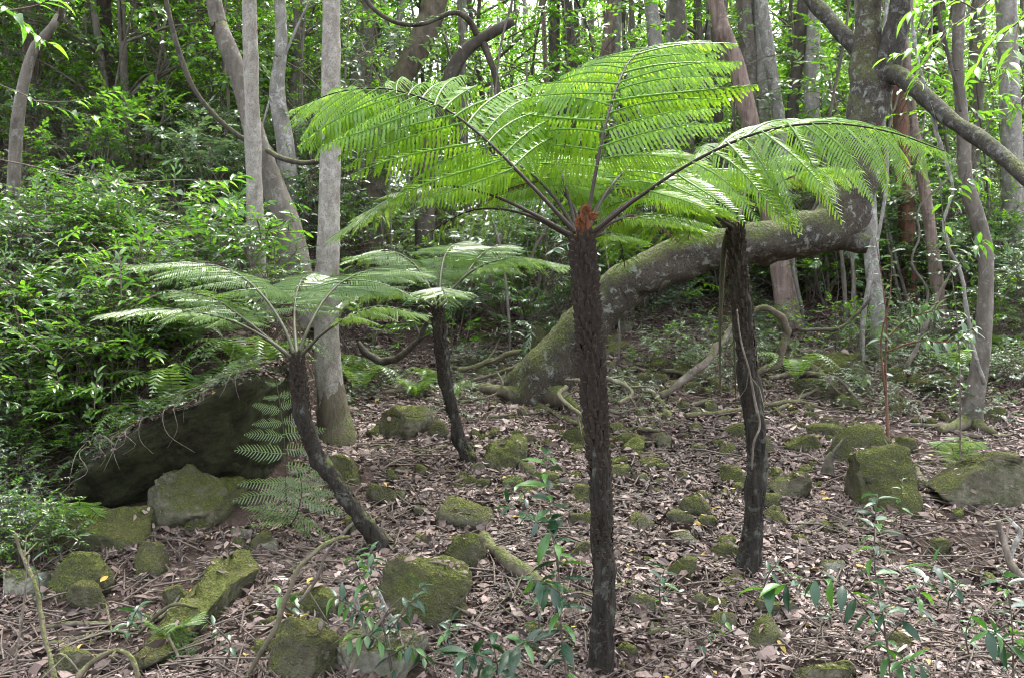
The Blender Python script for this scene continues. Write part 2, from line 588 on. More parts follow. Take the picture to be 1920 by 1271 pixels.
def rock(box, label, mat=None, seed=0, rz=None, depth=0.85, tilt=0.0, boxy=0.6, cuts=7, sub=4, group=None, lift=0.0, d=None, name="mossy_rock", cat="rock"):
    global _rn
    x0, y0, x1, y1 = box
    cx = (x0 + x1) / 2
    dd = d or Gd(cx, y1 - 0.12 * (y1 - y0))
    w = (x1 - x0) * dd / F
    dp = w * depth * 0.5
    dc = dd + dp * 0.55
    ztop = CAMZ + (635.5 - y0 - 0.04 * (y1 - y0)) / F * dc
    px = (cx - 960) / F * dc
    gz = float(ground(px, dc))
    zb = min(gz - 0.25 * w, CAMZ + (635.5 - y1) / F * dd - 0.1 * w) if not lift else gz + lift
    hz = max(0.03, (ztop - zb) / 2)
    P, T = rock_shape(w * 0.5 * dc / dd, dp, hz, seed + 11, sub, boxy, cuts)
    rg = random.Random(seed)
    a = rg.uniform(-0.35, 0.35) if rz is None else rz
    c, s = math.cos(tilt), math.sin(tilt)
    P = P @ np.array([[c, 0, s], [0, 1, 0], [-s, 0, c]])
    c, s = math.cos(a), math.sin(a)
    P = P @ np.array([[c, s, 0], [-s, c, 0], [0, 0, 1]])
    # keep the silhouette's size after turning
    ex = (P[:, 0].max() - P[:, 0].min()) / (w * dc / dd)
    P[:, 0] /= ex
    ez = (P[:, 2].max() - P[:, 2].min()) / (2 * hz)
    P[:, 2] /= ez
    P[:, 2] += hz - P[:, 2].max()
    P[:, 0] -= (P[:, 0].max() + P[:, 0].min()) / 2
    cen = np.array([px, dc, ztop - hz])
    b = MB()
    off = np.array([0, 0, hz])
    b.add(P + off, [T])
    o = thing(name, label, cat, tuple(cen - off), 0, group, 1.0, b.mesh(name, mat or M_MOSSY))
    ROCKV.append(P + cen)
    ROCKT.append(T + _rn)
    _rn += len(P)
    return o


def big_boulder():
    """overhanging dark block at left: outline at its own distance, real depth behind"""
    global _rn
    V, T = ico(6)
    P = np.sign(V) * np.abs(V) ** 0.3
    P = P / np.max(np.abs(P), axis=0)
    u, v, w = P[:, 0], P[:, 1], P[:, 2]
    # face corners in space: left-bottom, right-bottom, left-top, right-top
    LB, RB = U(95, 1000, 6.0), U(480, 905, 6.35)
    LT, RT = U(140, 868, 5.62), U(478, 688, 5.75)
    a, b_ = (u + 1) / 2, (w + 1) / 2
    face = (LB * (1 - a)[:, None] + RB * a[:, None]) * (1 - b_)[:, None] + (LT * (1 - a)[:, None] + RT * a[:, None]) * b_[:, None]
    Pw = face + np.outer((v + 1) / 2, [0.05, 1.1, 0.1]) - np.outer((v + 1) / 2 * (1 - b_), [0, 0, 0.4])
    Pw = Pw + V * (0.09 * (np.abs(vnoise(Pw, 1.9, 4)) - 0.3))[:, None] + V * (0.045 * (np.abs(vnoise(Pw * [1, 1, 2.2], 4.5, 8)) - 0.3))[:, None] + V * (0.018 * fbm(Pw, 11, 6, 3))[:, None]
    c = Pw.mean(0)
    c[2] = Pw[:, 2].min()
    m = MB()
    m.add(Pw - c, [T])
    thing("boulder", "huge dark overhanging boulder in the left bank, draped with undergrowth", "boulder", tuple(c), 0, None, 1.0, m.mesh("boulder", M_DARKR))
    ROCKV.append(Pw)
    ROCKT.append(T + _rn)
    _rn += len(Pw)


big_boulder()
A, B2, C2 = M_MOSSY, M_MOSSY2, M_PALER
rocks = [
    ((266, 866, 422, 1006), "rounded grey-green boulder wedged under the dark overhang at left", B2, 0.0, 0.7),
    ((338, 886, 478, 1012), "mossy slab leaning beside the rounded boulder at left", A, 0.35, 0.5),
    ((125, 945, 292, 1040), "low moss-covered boulder in front of the dark overhang", A, -0.1, 0.7),
    ((92, 1028, 218, 1128), "dark humped mossy rock above the small yellow-green one at lower left", A, 0.0, 0.75),
    ((243, 1010, 318, 1088), "bright yellow-green angular block standing alone in litter at left", A, 0.2, 0.5),
    ((123, 1083, 212, 1158), "yellow-green rock in front of the dark humped rock at left", A, 0.0, 0.7),
    ((325, 1050, 458, 1262), "long mossy slab running down the slope at lower left", A, 0.3, 0.5),
    ((303, 1088, 372, 1150), "small dark mossy wedge beside the long slab at lower left", A, 0.3, 0.6),
    ((72, 1213, 168, 1290), "half mossy rock at the bottom edge beside the arching vine", B2, 0.0, 0.7),
    ((4, 1062, 100, 1132), "pale flat rock at the left edge of the photo", C2, 0.1, 0.6),
    ((558, 1094, 642, 1168), "round mossy rock under the arched branch below the leaning fern", A, 0.0, 0.8),
    ((505, 1148, 645, 1290), "large mossy mound at the bottom beneath the glossy holly-like sapling", A, 0.0, 0.7),
    ((700, 1036, 888, 1170), "large rounded moss-covered boulder below the leaning fern's foot", A, 0.0, 0.7),
    ((818, 992, 917, 1078), "mossy rounded block at the upper end of the mossy log", A, 0.15, 0.6),
    ((818, 928, 932, 998), "flat-topped block with dark shaded front right of the leaning fern", B2, 0.1, 0.45),
    ((686, 902, 754, 952), "small domed yellow-green stone right of the leaning fern trunk", A, 0.0, 0.8),
    ((700, 756, 832, 828), "flat grey-topped boulder behind the small leaning ferns", B2, 0.0, 0.5),
    ((802, 786, 842, 830), "small round mossy stone touching the flat grey-topped boulder", A, 0.0, 0.8),
    ((624, 1172, 805, 1300), "pale grey rock with moss patches at the bottom below the sapling", C2, 0.0, 0.6),
    ((592, 848, 678, 912), "mossy rock behind the trunk of the leaning fern", A, 0.0, 0.7),
    ((898, 836, 1002, 902), "flat bright mossy slab beside the foot of the slender back fern", A, 0.0, 0.5),
    ((1052, 792, 1114, 848), "rounded mossy stone left of the tall centre fern trunk", A, 0.0, 0.8),
    ((1170, 958, 1228, 1004), "little squared stone just right of the tall centre fern trunk", B2, 0.1, 0.45),
    ((1248, 952, 1304, 992), "grey stone leaning against a mossy one right of the centre fern", B2, 0.2, 0.6),
    ((1272, 922, 1334, 982), "round yellow-green stone between the two tall fern trunks", A, 0.0, 0.8),
    ((1236, 990, 1322, 1024), "flat pale stone lying in litter between the tall fern trunks", C2, 0.0, 0.6),
    ((1436, 880, 1522, 948), "green-topped block with dark side right of the right fern trunk", B2, 0.15, 0.5),
    ((1432, 944, 1482, 994), "mossy stone touching the right fern trunk", A, 0.0, 0.7),
    ((1344, 868, 1400, 916), "small mossy stone just left of the right fern trunk", A, 0.0, 0.7),
    ((1594, 826, 1728, 984), "big flat-topped mossy boulder on the right slope", A, 0.2, 0.5),
    ((1548, 786, 1668, 888), "mossy boulder behind and left of the big flat-topped one", A, 0.0, 0.75),
    ((1745, 836, 1960, 974), "wide boulder with dark brown front at the right edge", B2, -0.15, 0.5),
    ((1328, 1014, 1384, 1062), "mossy stone at the left foot of the right fern", A, 0.0, 0.8),
    ((1414, 1120, 1504, 1168), "dark mossy stone lying on another below the right fern", A, 0.0, 0.6),
    ((1398, 1150, 1478, 1230), "grey-green rock under the dark mossy stone below the right fern", B2, 0.2, 0.6),
    ((1535, 1044, 1586, 1082), "small pale half-buried stone right of the right fern's foot", C2, 0.0, 0.6),
    ((1462, 812, 1554, 858), "flat mossy block on the slope right of the right fern", A, 0.0, 0.45),
    ((1512, 792, 1584, 828), "low mossy stone behind the flat block on the right slope", A, 0.0, 0.7),
    ((1522, 656, 1640, 724), "big mossy boulder far back on the right near the grey trunks", A, 0.1, 0.6),
    ((1484, 704, 1574, 752), "mat of moss on a low rock in front of the far right boulder", A, 0.0, 0.7),
    ((1568, 632, 1606, 664), "small far mossy stone behind the far right boulder", A, 0.0, 0.7),
    ((1606, 756, 1638, 780), "tiny mossy stone left of the thin brown stems at right", A, 0.0, 0.8),
    ((1674, 752, 1708, 778), "tiny mossy stone right of the thin brown stems at right", A, 0.0, 0.8),
    ((1346, 790, 1404, 830), "angular mossy stone behind the right fern trunk", A, 0.0, 0.6),
    ((1284, 790, 1324, 820), "small mossy stone under the fallen branches at centre", A, 0.0, 0.7),
    ((1476, 1236, 1606, 1300), "flat dark rock at the bottom edge right of centre", B2, 0.0, 0.5),
    ((1664, 1184, 1716, 1232), "mossy stone among the leaves of the lower right sapling", A, 0.0, 0.7),
    ((1318, 1116, 1366, 1150), "small mossy stone lying in bare soil below the right fern", A, 0.0, 0.7),
    ((644, 962, 702, 1010), "mossy stone at the left foot of the leaning fern", A, 0.0, 0.7),
    ((984, 606, 1056, 690), "tall flat-topped mossy rock behind the leaning grey trunk", A, 0.1, 0.45),
    ((1148, 862, 1190, 896), "small mossy stone touching the tall centre fern on its right", A, 0.0, 0.7),
    ((1196, 852, 1244, 888), "yellow-green stone up the slope between the tall ferns", A, 0.0, 0.7),
    ((1262, 880, 1298, 908), "tiny mossy stone up the slope left of the right fern", A, 0.0, 0.7),
    ((462, 990, 512, 1040), "mossy stone beside the pale ground fern at left", A, 0.0, 0.7),
    ((428, 986, 476, 1016), "flat pale stone beside the mossy leaning slab at left", C2, 0.0, 0.5),
    ((484, 1006, 540, 1044), "stone with a bright white patch under the pale ground fern", C2, 0.0, 0.6),
    ((1782, 948, 1812, 980), "small round moss tuft stone under the right edge boulder", A, 0.0, 0.8),
    ((1672, 996, 1700, 1016), "tiny moss-covered stone below the big flat-topped boulder", A, 0.0, 0.8),
    ((1700, 696, 1790, 740), "low mossy rock behind the thin brown stems at right", A, 0.0, 0.6),
    ((1830, 760, 1890, 800), "mossy rock beside the flared trunk at far right", A, 0.0, 0.6),
    ((1090, 930, 1108, 960), "small stone half hidden behind the tall centre fern trunk", A, 0.0, 0.6),
    ((1520, 900, 1548, 922), "tiny stone right of the green-topped block", A, 0.0, 0.6),
    ((1000, 880, 1050, 912), "low mossy stone left of the tall centre fern behind the sapling", A, 0.0, 0.7),
    ((880, 866, 918, 896), "grey stone touching the foot of the slender back fern", B2, 0.0, 0.7),
    ((774, 868, 814, 900), "flat mossy stone left of the slender back fern", A, 0.0, 0.5),
    ((722, 876, 750, 912), "small upright dark stone left of the slender back fern", A, 0.2, 0.5),
    ((768, 996, 806, 1030), "small pointed mossy stone right of the leaning fern's foot", A, 0.3, 0.6),
    ((240, 1148, 292, 1186), "small dark stone among dead twigs at lower left", A, 0.0, 0.7),
    ((1160, 1240, 1200, 1280), "small mossy stone beside the centre fern's foot", A, 0.0, 0.7),
]
def lying_slab(box, label, mat, seed, thick=0.16, yaw=0.25):
    global _rn
    x0, y0, x1, y1 = box
    d0, d1 = Gd((x0 + x1) / 2, y1), Gd((x0 + x1) / 2, y0)
    dm = (d0 + d1) / 2
    hx, hy = (x1 - x0) * dm / F / 2 * 0.8, (d1 - d0) / 2 * 1.05
    P, T = rock_shape(hx * 1.15, hy, thick, seed, 5, 0.72, 10, 0.1)
    c, s_ = math.cos(yaw), math.sin(yaw)
    P = P @ np.array([[c, s_, 0], [-s_, c, 0], [0, 0, 1]])
    P[:, 2] += P[:, 1] * 0.27
    cx = ((x0 + x1) / 2 - 960) / F * dm
    cen = np.array([cx, dm, float(ground(cx, dm)) + thick * 0.25])
    b = MB()
    b.add(P, [T])
    thing("mossy_rock", label, "rock", tuple(cen), 0, None, 1.0, b.mesh("mossy_rock", mat))
    ROCKV.append(P + cen)
    ROCKT.append(T + _rn)
    _rn += len(P)


for k, (bx, lab, m, tilt, boxy) in enumerate(rocks):
    w = bx[2] - bx[0]
    if lab.startswith("long mossy slab"):
        lying_slab(bx, lab, m, k, 0.17, -0.15)
        continue
    if lab.startswith("mossy slab leaning") or lab.startswith("flat bright mossy"):
        lying_slab(bx, lab, m, k, 0.15, -0.5 if "leaning" in lab else 0.0)
        continue
    rock(bx, lab, m, seed=k * 7 + 3, tilt=tilt, boxy=boxy, sub=5 if w > 125 else 4 if w > 60 else 3, cuts=9 if boxy < 0.65 else 5)
# pebbles between the larger rocks
rg = random.Random(91)
for k in range(290):
    px, py = rg.uniform(430, 1900), 1271 - 520 * rg.random() ** 0.8
    if k > 90:
        px, py = rg.uniform(860, 1780), rg.uniform(735, 960)
    if py < 800 and px < 650:
        continue
    w = rg.uniform(18, 46) * (0.5 + (py - 700) / 700) * (1.5 if rg.random() < 0.25 else 1.0)
    zone = ("left of the leaning fern" if px < 600 else "between leaning fern and slender back fern" if px < 830 else "left of the tall centre fern" if px < 1110 else
            "between the two tall ferns" if px < 1390 else "right of the right fern" if px < 1600 else "near the right edge boulders")
    band = "far" if py < 830 else "middle" if py < 1000 else "near"
    mt = rg.choice([A, A, A, B2])
    rock((px - w / 2, py - w * 0.62, px + w / 2, py + w * 0.22),
         "small %s stone sunk in %s leaf litter %s" % ("mossy" if mt is A else "greyish", band, zone), mt, seed=900 + k, sub=3 if w > 24 else 2, cuts=5,
         group="small stones " + zone, name="small_stone", cat="stone")

for k in range(85):
    px, py = rg.uniform(880, 1880), rg.uniform(610, 745)
    w = rg.uniform(16, 58) * (0.6 + (py - 600) / 400)
    mt = rg.choice([A, A, B2])
    rock((px - w / 2, py - w * 0.55, px + w / 2, py + w * 0.2), "%s stone high on the far slope %s" % ("mossy" if mt is A else "greyish", where(px)), mt, seed=2000 + k,
         sub=3 if w > 24 else 2, cuts=5, group="stones on the far slope " + where(px), name="small_stone", cat="stone")

RBVH = BVHTree.FromPolygons([Vector(p) for p in np.vstack(ROCKV)], [tuple(int(q) for q in t) for t in np.vstack(ROCKT)])


def surf(x, y):
    """top of ground or rock, and whether it is rock"""
    g = float(ground(x, y))
    h = RBVH.ray_cast(Vector((x, y, 6.0)), Vector((0, 0, -1)))
    if h[0] is not None and h[0].z > g:
        return h[0].z, h[1], True
    return g, Vector((0, -0.24, 0.97)), False


# ------------------------------------------------------------------ leaf templates
def leaf_tpl(w=0.36, fold=0.12, curl=0.12, ns=4, round_=0.8):
    """leaf along +X, length 1, normal +Z, with midrib fold"""
    V, Fq, Ft = [], [], []
    V.append((0, 0, 0))
    st = np.linspace(0, 1, ns + 2)[1:-1]
    for s in st:
        hw = w * 0.5 * math.sin(math.pi * s ** round_)
        z = -curl * s * s
        V += [(s, -hw, z + fold * hw * 2), (s, 0, z), (s, hw, z + fold * hw * 2)]
    V.append((1, 0, -curl * 1.1))
    last = len(V) - 1
    Ft += [(0, 1, 2), (0, 2, 3)]
    for k in range(ns - 1):
        a = 1 + 3 * k
        Fq += [(a, a + 3, a + 4, a + 1), (a + 1, a + 4, a + 5, a + 2)]
    a = 1 + 3 * (ns - 1)
    Ft += [(a, last, a + 1), (a + 1, last, a + 2)]
    return np.array(V, float), [np.array(Fq), np.array(Ft)]


LEAF = leaf_tpl(0.42, 0.15, 0.15, 2)
LEAFN = leaf_tpl(0.26, 0.15, 0.2, 3)
LEAFBIG = leaf_tpl(0.34, 0.16, 0.28, 6, 0.9)
LEAFNAR = leaf_tpl(0.24, 0.16, 0.3, 6, 0.85)


def frames(X, Zh):
    """orthonormal frames (k,3,3 columns X,Y,Z) from directions X and normal hints"""
    X = X / np.maximum(np.linalg.norm(X, axis=1, keepdims=True), 1e-9)
    Zo = Zh - X * np.sum(X * Zh, 1, keepdims=True)
    Zo = Zo / np.maximum(np.linalg.norm(Zo, axis=1, keepdims=True), 1e-9)
    Yo = np.cross(Zo, X)
    return np.stack([X, Yo, Zo], -1)


# ------------------------------------------------------------------ leaf litter (uncountable)
def litter():
    n = 270000
    d = RNG.uniform(0, 1, n) ** 1.25 * 9.0 + 3.9
    x = RNG.uniform(-1, 1, n) * (0.55 * d + 0.35)
    cov = fbm(np.stack([x, d, d * 0], -1), 1.1, 41, 3)
    keep = ~((cov < -0.35) & (RNG.random(n) < 0.5)) & ~((cov < -0.7) & (RNG.random(n) < 0.6))
    x, d = x[keep], d[keep]
    zs = ground(x, d)
    nv = np.zeros((len(x), 3))
    nv[:] = (0, -0.24, 0.97)
    ok = np.ones(len(x), bool)
    for k in range(len(x)):
        h = RBVH.ray_cast(Vector((x[k], d[k], 5.0)), Vector((0, 0, -1)))
        if h[0] is not None and h[0].z > zs[k]:
            bank = x[k] < -1.4 and 5.5 < d[k] < 7.2 and h[0].z > 0.62
            if random.random() < (0.25 if bank else 0.93) or h[1].z < (0.35 if bank else 0.6):
                ok[k] = False
            else:
                zs[k] = h[0].z
                nv[k] = h[1][:]
    # leaves heap up against stones
    for k in np.nonzero(ok)[0]:
        h = RBVH.find_nearest(Vector((x[k], d[k], zs[k])), 0.05)
        if h[0] is not None and nv[k][1] == -0.24:
            zs[k] += (0.05 - h[3]) * 0.45
            nv[k] += np.array(h[1][:]) * 0.5
    x, d, zs, nv = x[ok], d[ok], zs[ok], nv[ok]
    k = len(x)
    a = RNG.uniform(0, 2 * math.pi, k)
    tilt = RNG.normal(0, 0.36, (k, 3))
    Xd = np.stack([np.cos(a), np.sin(a), np.zeros(k)], 1) + tilt * 0.6
    Zd = nv + tilt
    M = frames(Xd - nv * np.sum(Xd * nv, 1, keepdims=True) * 0.8, Zd)
    L = np.clip(RNG.lognormal(math.log(0.04), 0.48, k), 0.01, 0.13)
    W = L * RNG.uniform(0.4, 1.15, k)
    S = np.stack([L, W, L * RNG.uniform(-2.0, 2.0, k)], 1)
    M = M * S[:, None, :]
    pos = np.stack([x, d, zs + RNG.uniform(0.004, 0.03, k)], 1) - M[:, :, 0] * 0.5
    V0 = np.array([(0, 0, 0), (0.33, -0.19, 0.06), (0.33, 0.19, 0.1), (0.7, -0.15, 0.02), (0.7, 0.15, 0.08), (1, 0, -0.2)], float)
    F0 = [np.array([(0, 1, 2), (3, 5, 4)]), np.array([(1, 3, 4, 2)])]
    b = MB()
    age = fbm(np.stack([x, d, d * 0], -1), 0.8, 77, 4)
    v = np.clip(RNG.beta(1.25, 1.6, k) * 0.98 + 0.22 * age, 0.02, 0.95)
    pick = RNG.random(k)
    v = np.where(pick > 0.993, RNG.uniform(0.97, 1.0, k), v)
    b.inst(V0, F0, M, pos, v)
    o = ob("leaf_litter", b.mesh("leaf_litter", M_LITTER, False))
    o["kind"] = "stuff"
    o["label"] = "dry pinkish brown fallen leaves covering the forest floor"
    o["category"] = "leaf litter"
    # fine dead twigs mixed through the litter
    b = MB()
    for _ in range(4200):
        dd = 3.9 + 7 * random.random() ** 1.3
        xx = random.uniform(-1, 1) * (0.55 * dd + 0.2)
        L = random.uniform(0.06, 0.4)
        a = random.uniform(0, math.pi)
        p = []
        bend = random.uniform(-0.3, 0.3)
        for s in (-0.5, 0, 0.5):
            qx, qy = xx + math.cos(a + bend * s) * L * s, dd + math.sin(a + bend * s) * L * s
            z, _n, onr = surf(qx, qy) if s == 0 else (float(ground(qx, qy)), None, False)
            if onr:
                p = None
                break
            p.append((qx, qy, z + 0.02 + random.uniform(0, 0.035)))
        if p:
            b.tube(np.array(p), [0.0035 * random.uniform(0.6, 1.6)] * 2 + [0.0015], 4, cap=False)
    o = ob("twig_litter", b.mesh("twig_litter", M_TWIG))
    o["kind"] = "stuff"
    o["label"] = "fine dead twigs strewn through the leaf litter"
    o["category"] = "twigs"


litter()


# ------------------------------------------------------------------ trees
def px_path(pts):
    """rows (px,py,width_px,d) -> rows (x,y,z,r)"""
    return np.array([[*U(p[0], p[1], p[3]), p[2] * p[3] / F / 2] for p in pts])


def limb_mesh(name, pts, mat, n=12, m=40, wob=0.12, wsc=4.0, seed=0, flare=0.0, fh=0.25, org=None):
    P = spline(pts, m)
    b = MB()
    b.tube(P[:, :3] - (org if org is not None else 0), np.maximum(P[:, 3], 0.002), n, wob=wob, wsc=wsc, seed=seed, flare=flare, flare_h=fh)
    return b.mesh(name, mat)


def to_ground(pts, drop=0.25):
    """continue a trunk's path down into the ground"""
    p = pts[-1].copy()
    g = float(ground(p[0], p[1]))
    q = p.copy()
    if p[2] > g + 0.05:
        q[2] = g
        q[3] = p[3] * 1.1
        pts = np.vstack([pts, q])
    q = q.copy()
    q[2] = g - drop
    q[3] *= 1.1
    return np.vstack([pts, q])


def raise_top(pts, h=4.0):
    t = nrm(pts[0, :3] - pts[1, :3])
    if t[2] < 0.5:
        t = nrm(t + [0, 0, 1.0])
    q = pts[0].copy()
    q[:3] += t * h
    q[3] *= 0.75
    return np.vstack([q, pts])


# foliage building blocks -------------------------------------------------
def spray(b, p, direction, length, leaf_len, nleaf, tpl, rg, twig=None, up=(0, 0, 1), vbase=0.5, vvar=0.3):
    """a twig with alternate leaves in one plane"""
    D = nrm(direction)
    upv = np.array(up, float) + rg.normal(0, 0.25, 3)
    S = nrm(np.cross(D, upv))
    N = np.cross(S, D)
    s = np.linspace(0.12, 1, nleaf)
    base = p + D * (s * length)[:, None] - np.outer((s * length) ** 2 * 0.5, (0, 0, 1))
    sg = np.where(np.arange(nleaf) % 2 == 0, 1.0, -1.0)
    sp = 0.9 - 0.5 * s
    Xd = S * (sg * sp)[:, None] + D * (0.55 + 0.5 * s)[:, None] + rg.normal(0, 0.16, (nleaf, 3)) - np.array([0, 0, 0.15])
    M = frames(Xd, N + rg.normal(0, 0.3, (nleaf, 3)))
    L = leaf_len * rg.uniform(0.7, 1.15, nleaf)
    M = M * L[:, None, None]
    b.inst(tpl[0], tpl[1], M, base, np.clip(vbase + rg.uniform(-vvar, vvar, nleaf), 0, 1))
    if twig is not None:
        twig.tube(np.array([p, p + D * length * 0.5 - [0, 0, 0.125 * length ** 2], p + D * length - [0, 0, 0.5 * length ** 2]]), [0.004, 0.003, 0.0015], 3, cap=False)


def make_shrub(seed, H, Rr, nclump, nspray, leaf_len, z0=0.15, stems=3, tpl=LEAF, nleaf=9, slen=0.3, sr=0.016, clump_r=0.28):
    rg = np.random.default_rng(seed)
    st, fo = MB(), MB()
    paths = []
    for k in range(stems):
        a = rg.uniform(0, 6.28)
        top = np.array([math.cos(a) * Rr * 0.55 * rg.random(), math.sin(a) * Rr * 0.55 * rg.random(), H * rg.uniform(0.75, 1.0)])
        b0 = np.array([rg.normal(0, 0.05), rg.normal(0, 0.05), -0.2])
        mid = (b0 + top) / 2 + rg.normal(0, 0.09 * H ** 0.7, 3) * [1, 1, 0.2]
        P = spline(np.array([b0, mid, top]), 14)
        st.tube(P, np.linspace(sr, sr * 0.3, 14), 6, wob=0.1, seed=seed)
        paths.append(P)
    allp = np.vstack(paths)
    for c in range(nclump):
        a = rg.uniform(0, 6.28)
        rr = Rr * math.sqrt(rg.uniform(0.08, 1))
        zz = z0 * H + (1 - z0) * H * rg.random()
        rr *= 0.45 + 0.75 * math.sin(math.pi * min(0.97, max(0.12, (zz / H) ** 0.8)))
        cp = np.array([math.cos(a) * rr, math.sin(a) * rr, zz])
        q = allp[np.argmin(np.linalg.norm(allp - cp - [0, 0, -0.35 * rr - 0.1], axis=1))]
        m = (q + cp) / 2 + [0, 0, 0.1 * np.linalg.norm(cp - q)]
        st.tube(spline(np.array([q, m, cp]), 6), np.linspace(sr * 0.4, 0.004, 6), 4, cap=False)
        out = nrm((cp - q) * [1, 1, 0.3] + 1e-4)
        vb = rg.uniform(0.25, 0.7)
        for s in range(nspray):
            off = rg.normal(0, clump_r * 0.5, 3) * [1, 1, 0.7]
            dr = out * 0.7 + rg.normal(0, 0.65, 3) * [1, 1, 0.35]
            spray(fo, cp + off, dr, slen * rg.uniform(0.6, 1.2), leaf_len, nleaf, tpl, rg, st, vbase=vb)
    return st, fo


# crown for the tall trees, shared (only its shade reaches the picture)
CROWNS = []
for k in range(3):
    st, fo = make_shrub(500 + k, 3.0, 1.9, 8, 5, 0.13, 0.05, 3, LEAF, 8, 0.45, 0.03, 0.6)
    CROWNS.append((st.mesh("crown_limbs", M_GREYBARK), fo.mesh("crown", M_LEAF)))


def tree(label, pts, mat, extra=(), flare=0.5, crown=True, n=16, wob=0.1, seed=0, raise_h=4.0, group=None, name="tree", m=60, fh=0.25):
    """pts from top to bottom in photo pixels (px,py,width,d); extra = list of (part name, pts, mat)"""
    P = px_path(pts)
    if raise_h:
        P = raise_top(P, raise_h)
    P = to_ground(P)
    base = P[-1, :3].copy()
    base[2] = float(ground(base[0], base[1]))
    t = thing(name, label, "tree", tuple(base), 0, group)
    ob("trunk", limb_mesh("trunk", P, mat, n, m, wob, 3.5, seed, flare, fh, base), t)
    for e in extra:
        ob(e[0], limb_mesh(e[0], px_path(e[1]), e[2], 10, 30, 0.12, 4.0, seed + 3, 0, 0.2, base), t)
    if crown:
        cm = CROWNS[seed % 3]
        top = P[0, :3] - base
        c = ob("crown", cm[1], t, Matrix.Translation(top - np.array([0, 0, 0.8])) @ Matrix.Rotation(seed * 1.3, 4, 'Z'))
        ob("limb", cm[0], c)
    return t


# --- the leaning tree (its lower trunk swings out and turns up)
def leaning_tree():
    lower = px_path([(968, 790, 148, 8.15), (990, 750, 126, 8.1), (1035, 690, 102, 8.0), (1085, 622, 95, 7.95), (1150, 560, 88, 7.9), (1225, 508, 83, 7.85), (1310, 476, 79, 7.8),
                     (1400, 458, 82, 7.75), (1490, 440, 90, 7.7), (1560, 418, 99, 7.7), (1592, 370, 90, 7.7), (1604, 310, 73, 7.7),
                     (1618, 240, 70, 7.7), (1634, 180, 78, 7.7), (1634, 120, 65, 7.7), (1628, 50, 51, 7.7), (1632, -20, 48, 7.7), (1640, -300, 41, 7.6), (1650, -700, 30, 7.4)])
    base = lower[0, :3].copy()
    base[2] = float(ground(base[0], base[1]))
    t = thing("tree", "big grey leaning tree with mossy trunk bending up at right", "tree", tuple(base))
    P = spline(lower, 130)
    b = MB()
    P[:, 3] *= 1 + 0.09 * fbm(P[:, :3], 3.0, 21, 3)
    P[1:-1, :3] += 0.02 * np.stack([fbm(P[1:-1, :3], 2.2, 30 + q, 2) for q in range(3)], 1)
    b.tube(P[:, :3] - base, P[:, 3], 40, wob=0.17, wsc=6.5, seed=5)
    ob("trunk", b.mesh("trunk", M_HERO), t)

    def limb(name, pts, mat=M_HEROLIMB, m=36, wob=0.18):
        return ob(name, limb_mesh(name, px_path(pts), mat, 14, m, wob, 6, len(pts), 0, 0.2, base), t)
    limb("broken_stub", [(1540, 436, 60, 7.7), (1580, 446, 50, 7.66), (1606, 454, 44, 7.64), (1628, 459, 36, 7.62)])
    limb("limb", [(1630, 130, 34, 7.7), (1602, 88, 30, 7.75), (1560, 42, 30, 7.9), (1515, -10, 26, 8.1), (1450, -120, 22, 8.3)])
    limb("limb", [(1640, 190, 50, 7.66), (1662, 130, 50, 7.6), (1680, 60, 44, 7.55), (1692, -20, 40, 7.5), (1705, -300, 34, 7.4)])
    limb("limb", [(1640, 150, 44, 7.66), (1680, 140, 36, 7.5), (1720, 168, 32, 7.3), (1770, 215, 32, 7.1), (1830, 256, 31, 6.9), (1885, 298, 30, 6.7), (1960, 360, 28, 6.4), (2100, 450, 24, 6.0)])
    limb("root", [(990, 742, 60, 8.0), (950, 735, 26, 7.95), (910, 728, 18, 7.95), (880, 728, 10, 8.0)], M_MOSSBARK)
    limb("root", [(1030, 740, 60, 7.95), (1066, 752, 20, 7.7), (1085, 768, 12, 7.5)], M_MOSSBARK)
    for k in range(2):
        cm = CROWNS[k]
        c = ob("crown", cm[1], t, Matrix.Translation(P[-1, :3] - base + np.array([k * 1.2 - 1, 0.3, -0.5 + k])))
        ob("limb", cm[0], c)


leaning_tree()

tree("slender straight pale grey trunk, leftmost of the two bare straight ones", [(466, -40, 27, 7.8), (470, 100, 28, 7.8), (474, 260, 30, 7.8), (479, 420, 33, 7.8), (482, 520, 37, 7.8), (486, 640, 44, 7.8)], M_PALEBARK, seed=1)
tree("straight pale grey trunk with mossy flared base behind the leaning fern", [(621, -40, 34, 7.3), (621, 100, 36, 7.3), (620, 250, 38, 7.3), (617, 400, 42, 7.3), (612, 560, 48, 7.3), (614, 680, 50, 7.3), (622, 760, 56, 7.3), (628, 815, 66, 7.3)], M_PALEBARK, seed=2, flare=0.3, fh=0.12,
     extra=[("moss_collar", [(615, 700, 49, 7.3), (620, 735, 55, 7.3), (626, 790, 68, 7.29), (630, 830, 92, 7.28), (632, 880, 120, 7.28)], M_MOSSBARK)])
tree("mossy brown tree curving down from upper left behind the slender pale trunk", [(392, -40, 30, 8.6), (412, 50, 31, 8.6), (440, 120, 33, 8.6), (468, 220, 36, 8.6), (500, 320, 42, 8.6), (535, 420, 56, 8.6), (552, 520, 70, 8.6), (560, 640, 80, 8.6)], M_GREYBARK, seed=3,
     extra=[("limb", [(500, 282, 10, 8.5), (530, 298, 10, 8.4), (570, 306, 9, 8.2), (602, 301, 9, 8.0)], M_DARKBARK)])
tree("white blotched trunk between the two straight pale trunks", [(524, -40, 22, 9.8), (527, 80, 24, 9.8), (520, 180, 30, 9.8), (536, 280, 36, 9.8), (540, 420, 40, 9.8), (536, 600, 44, 9.8)], M_SPOT, seed=4)
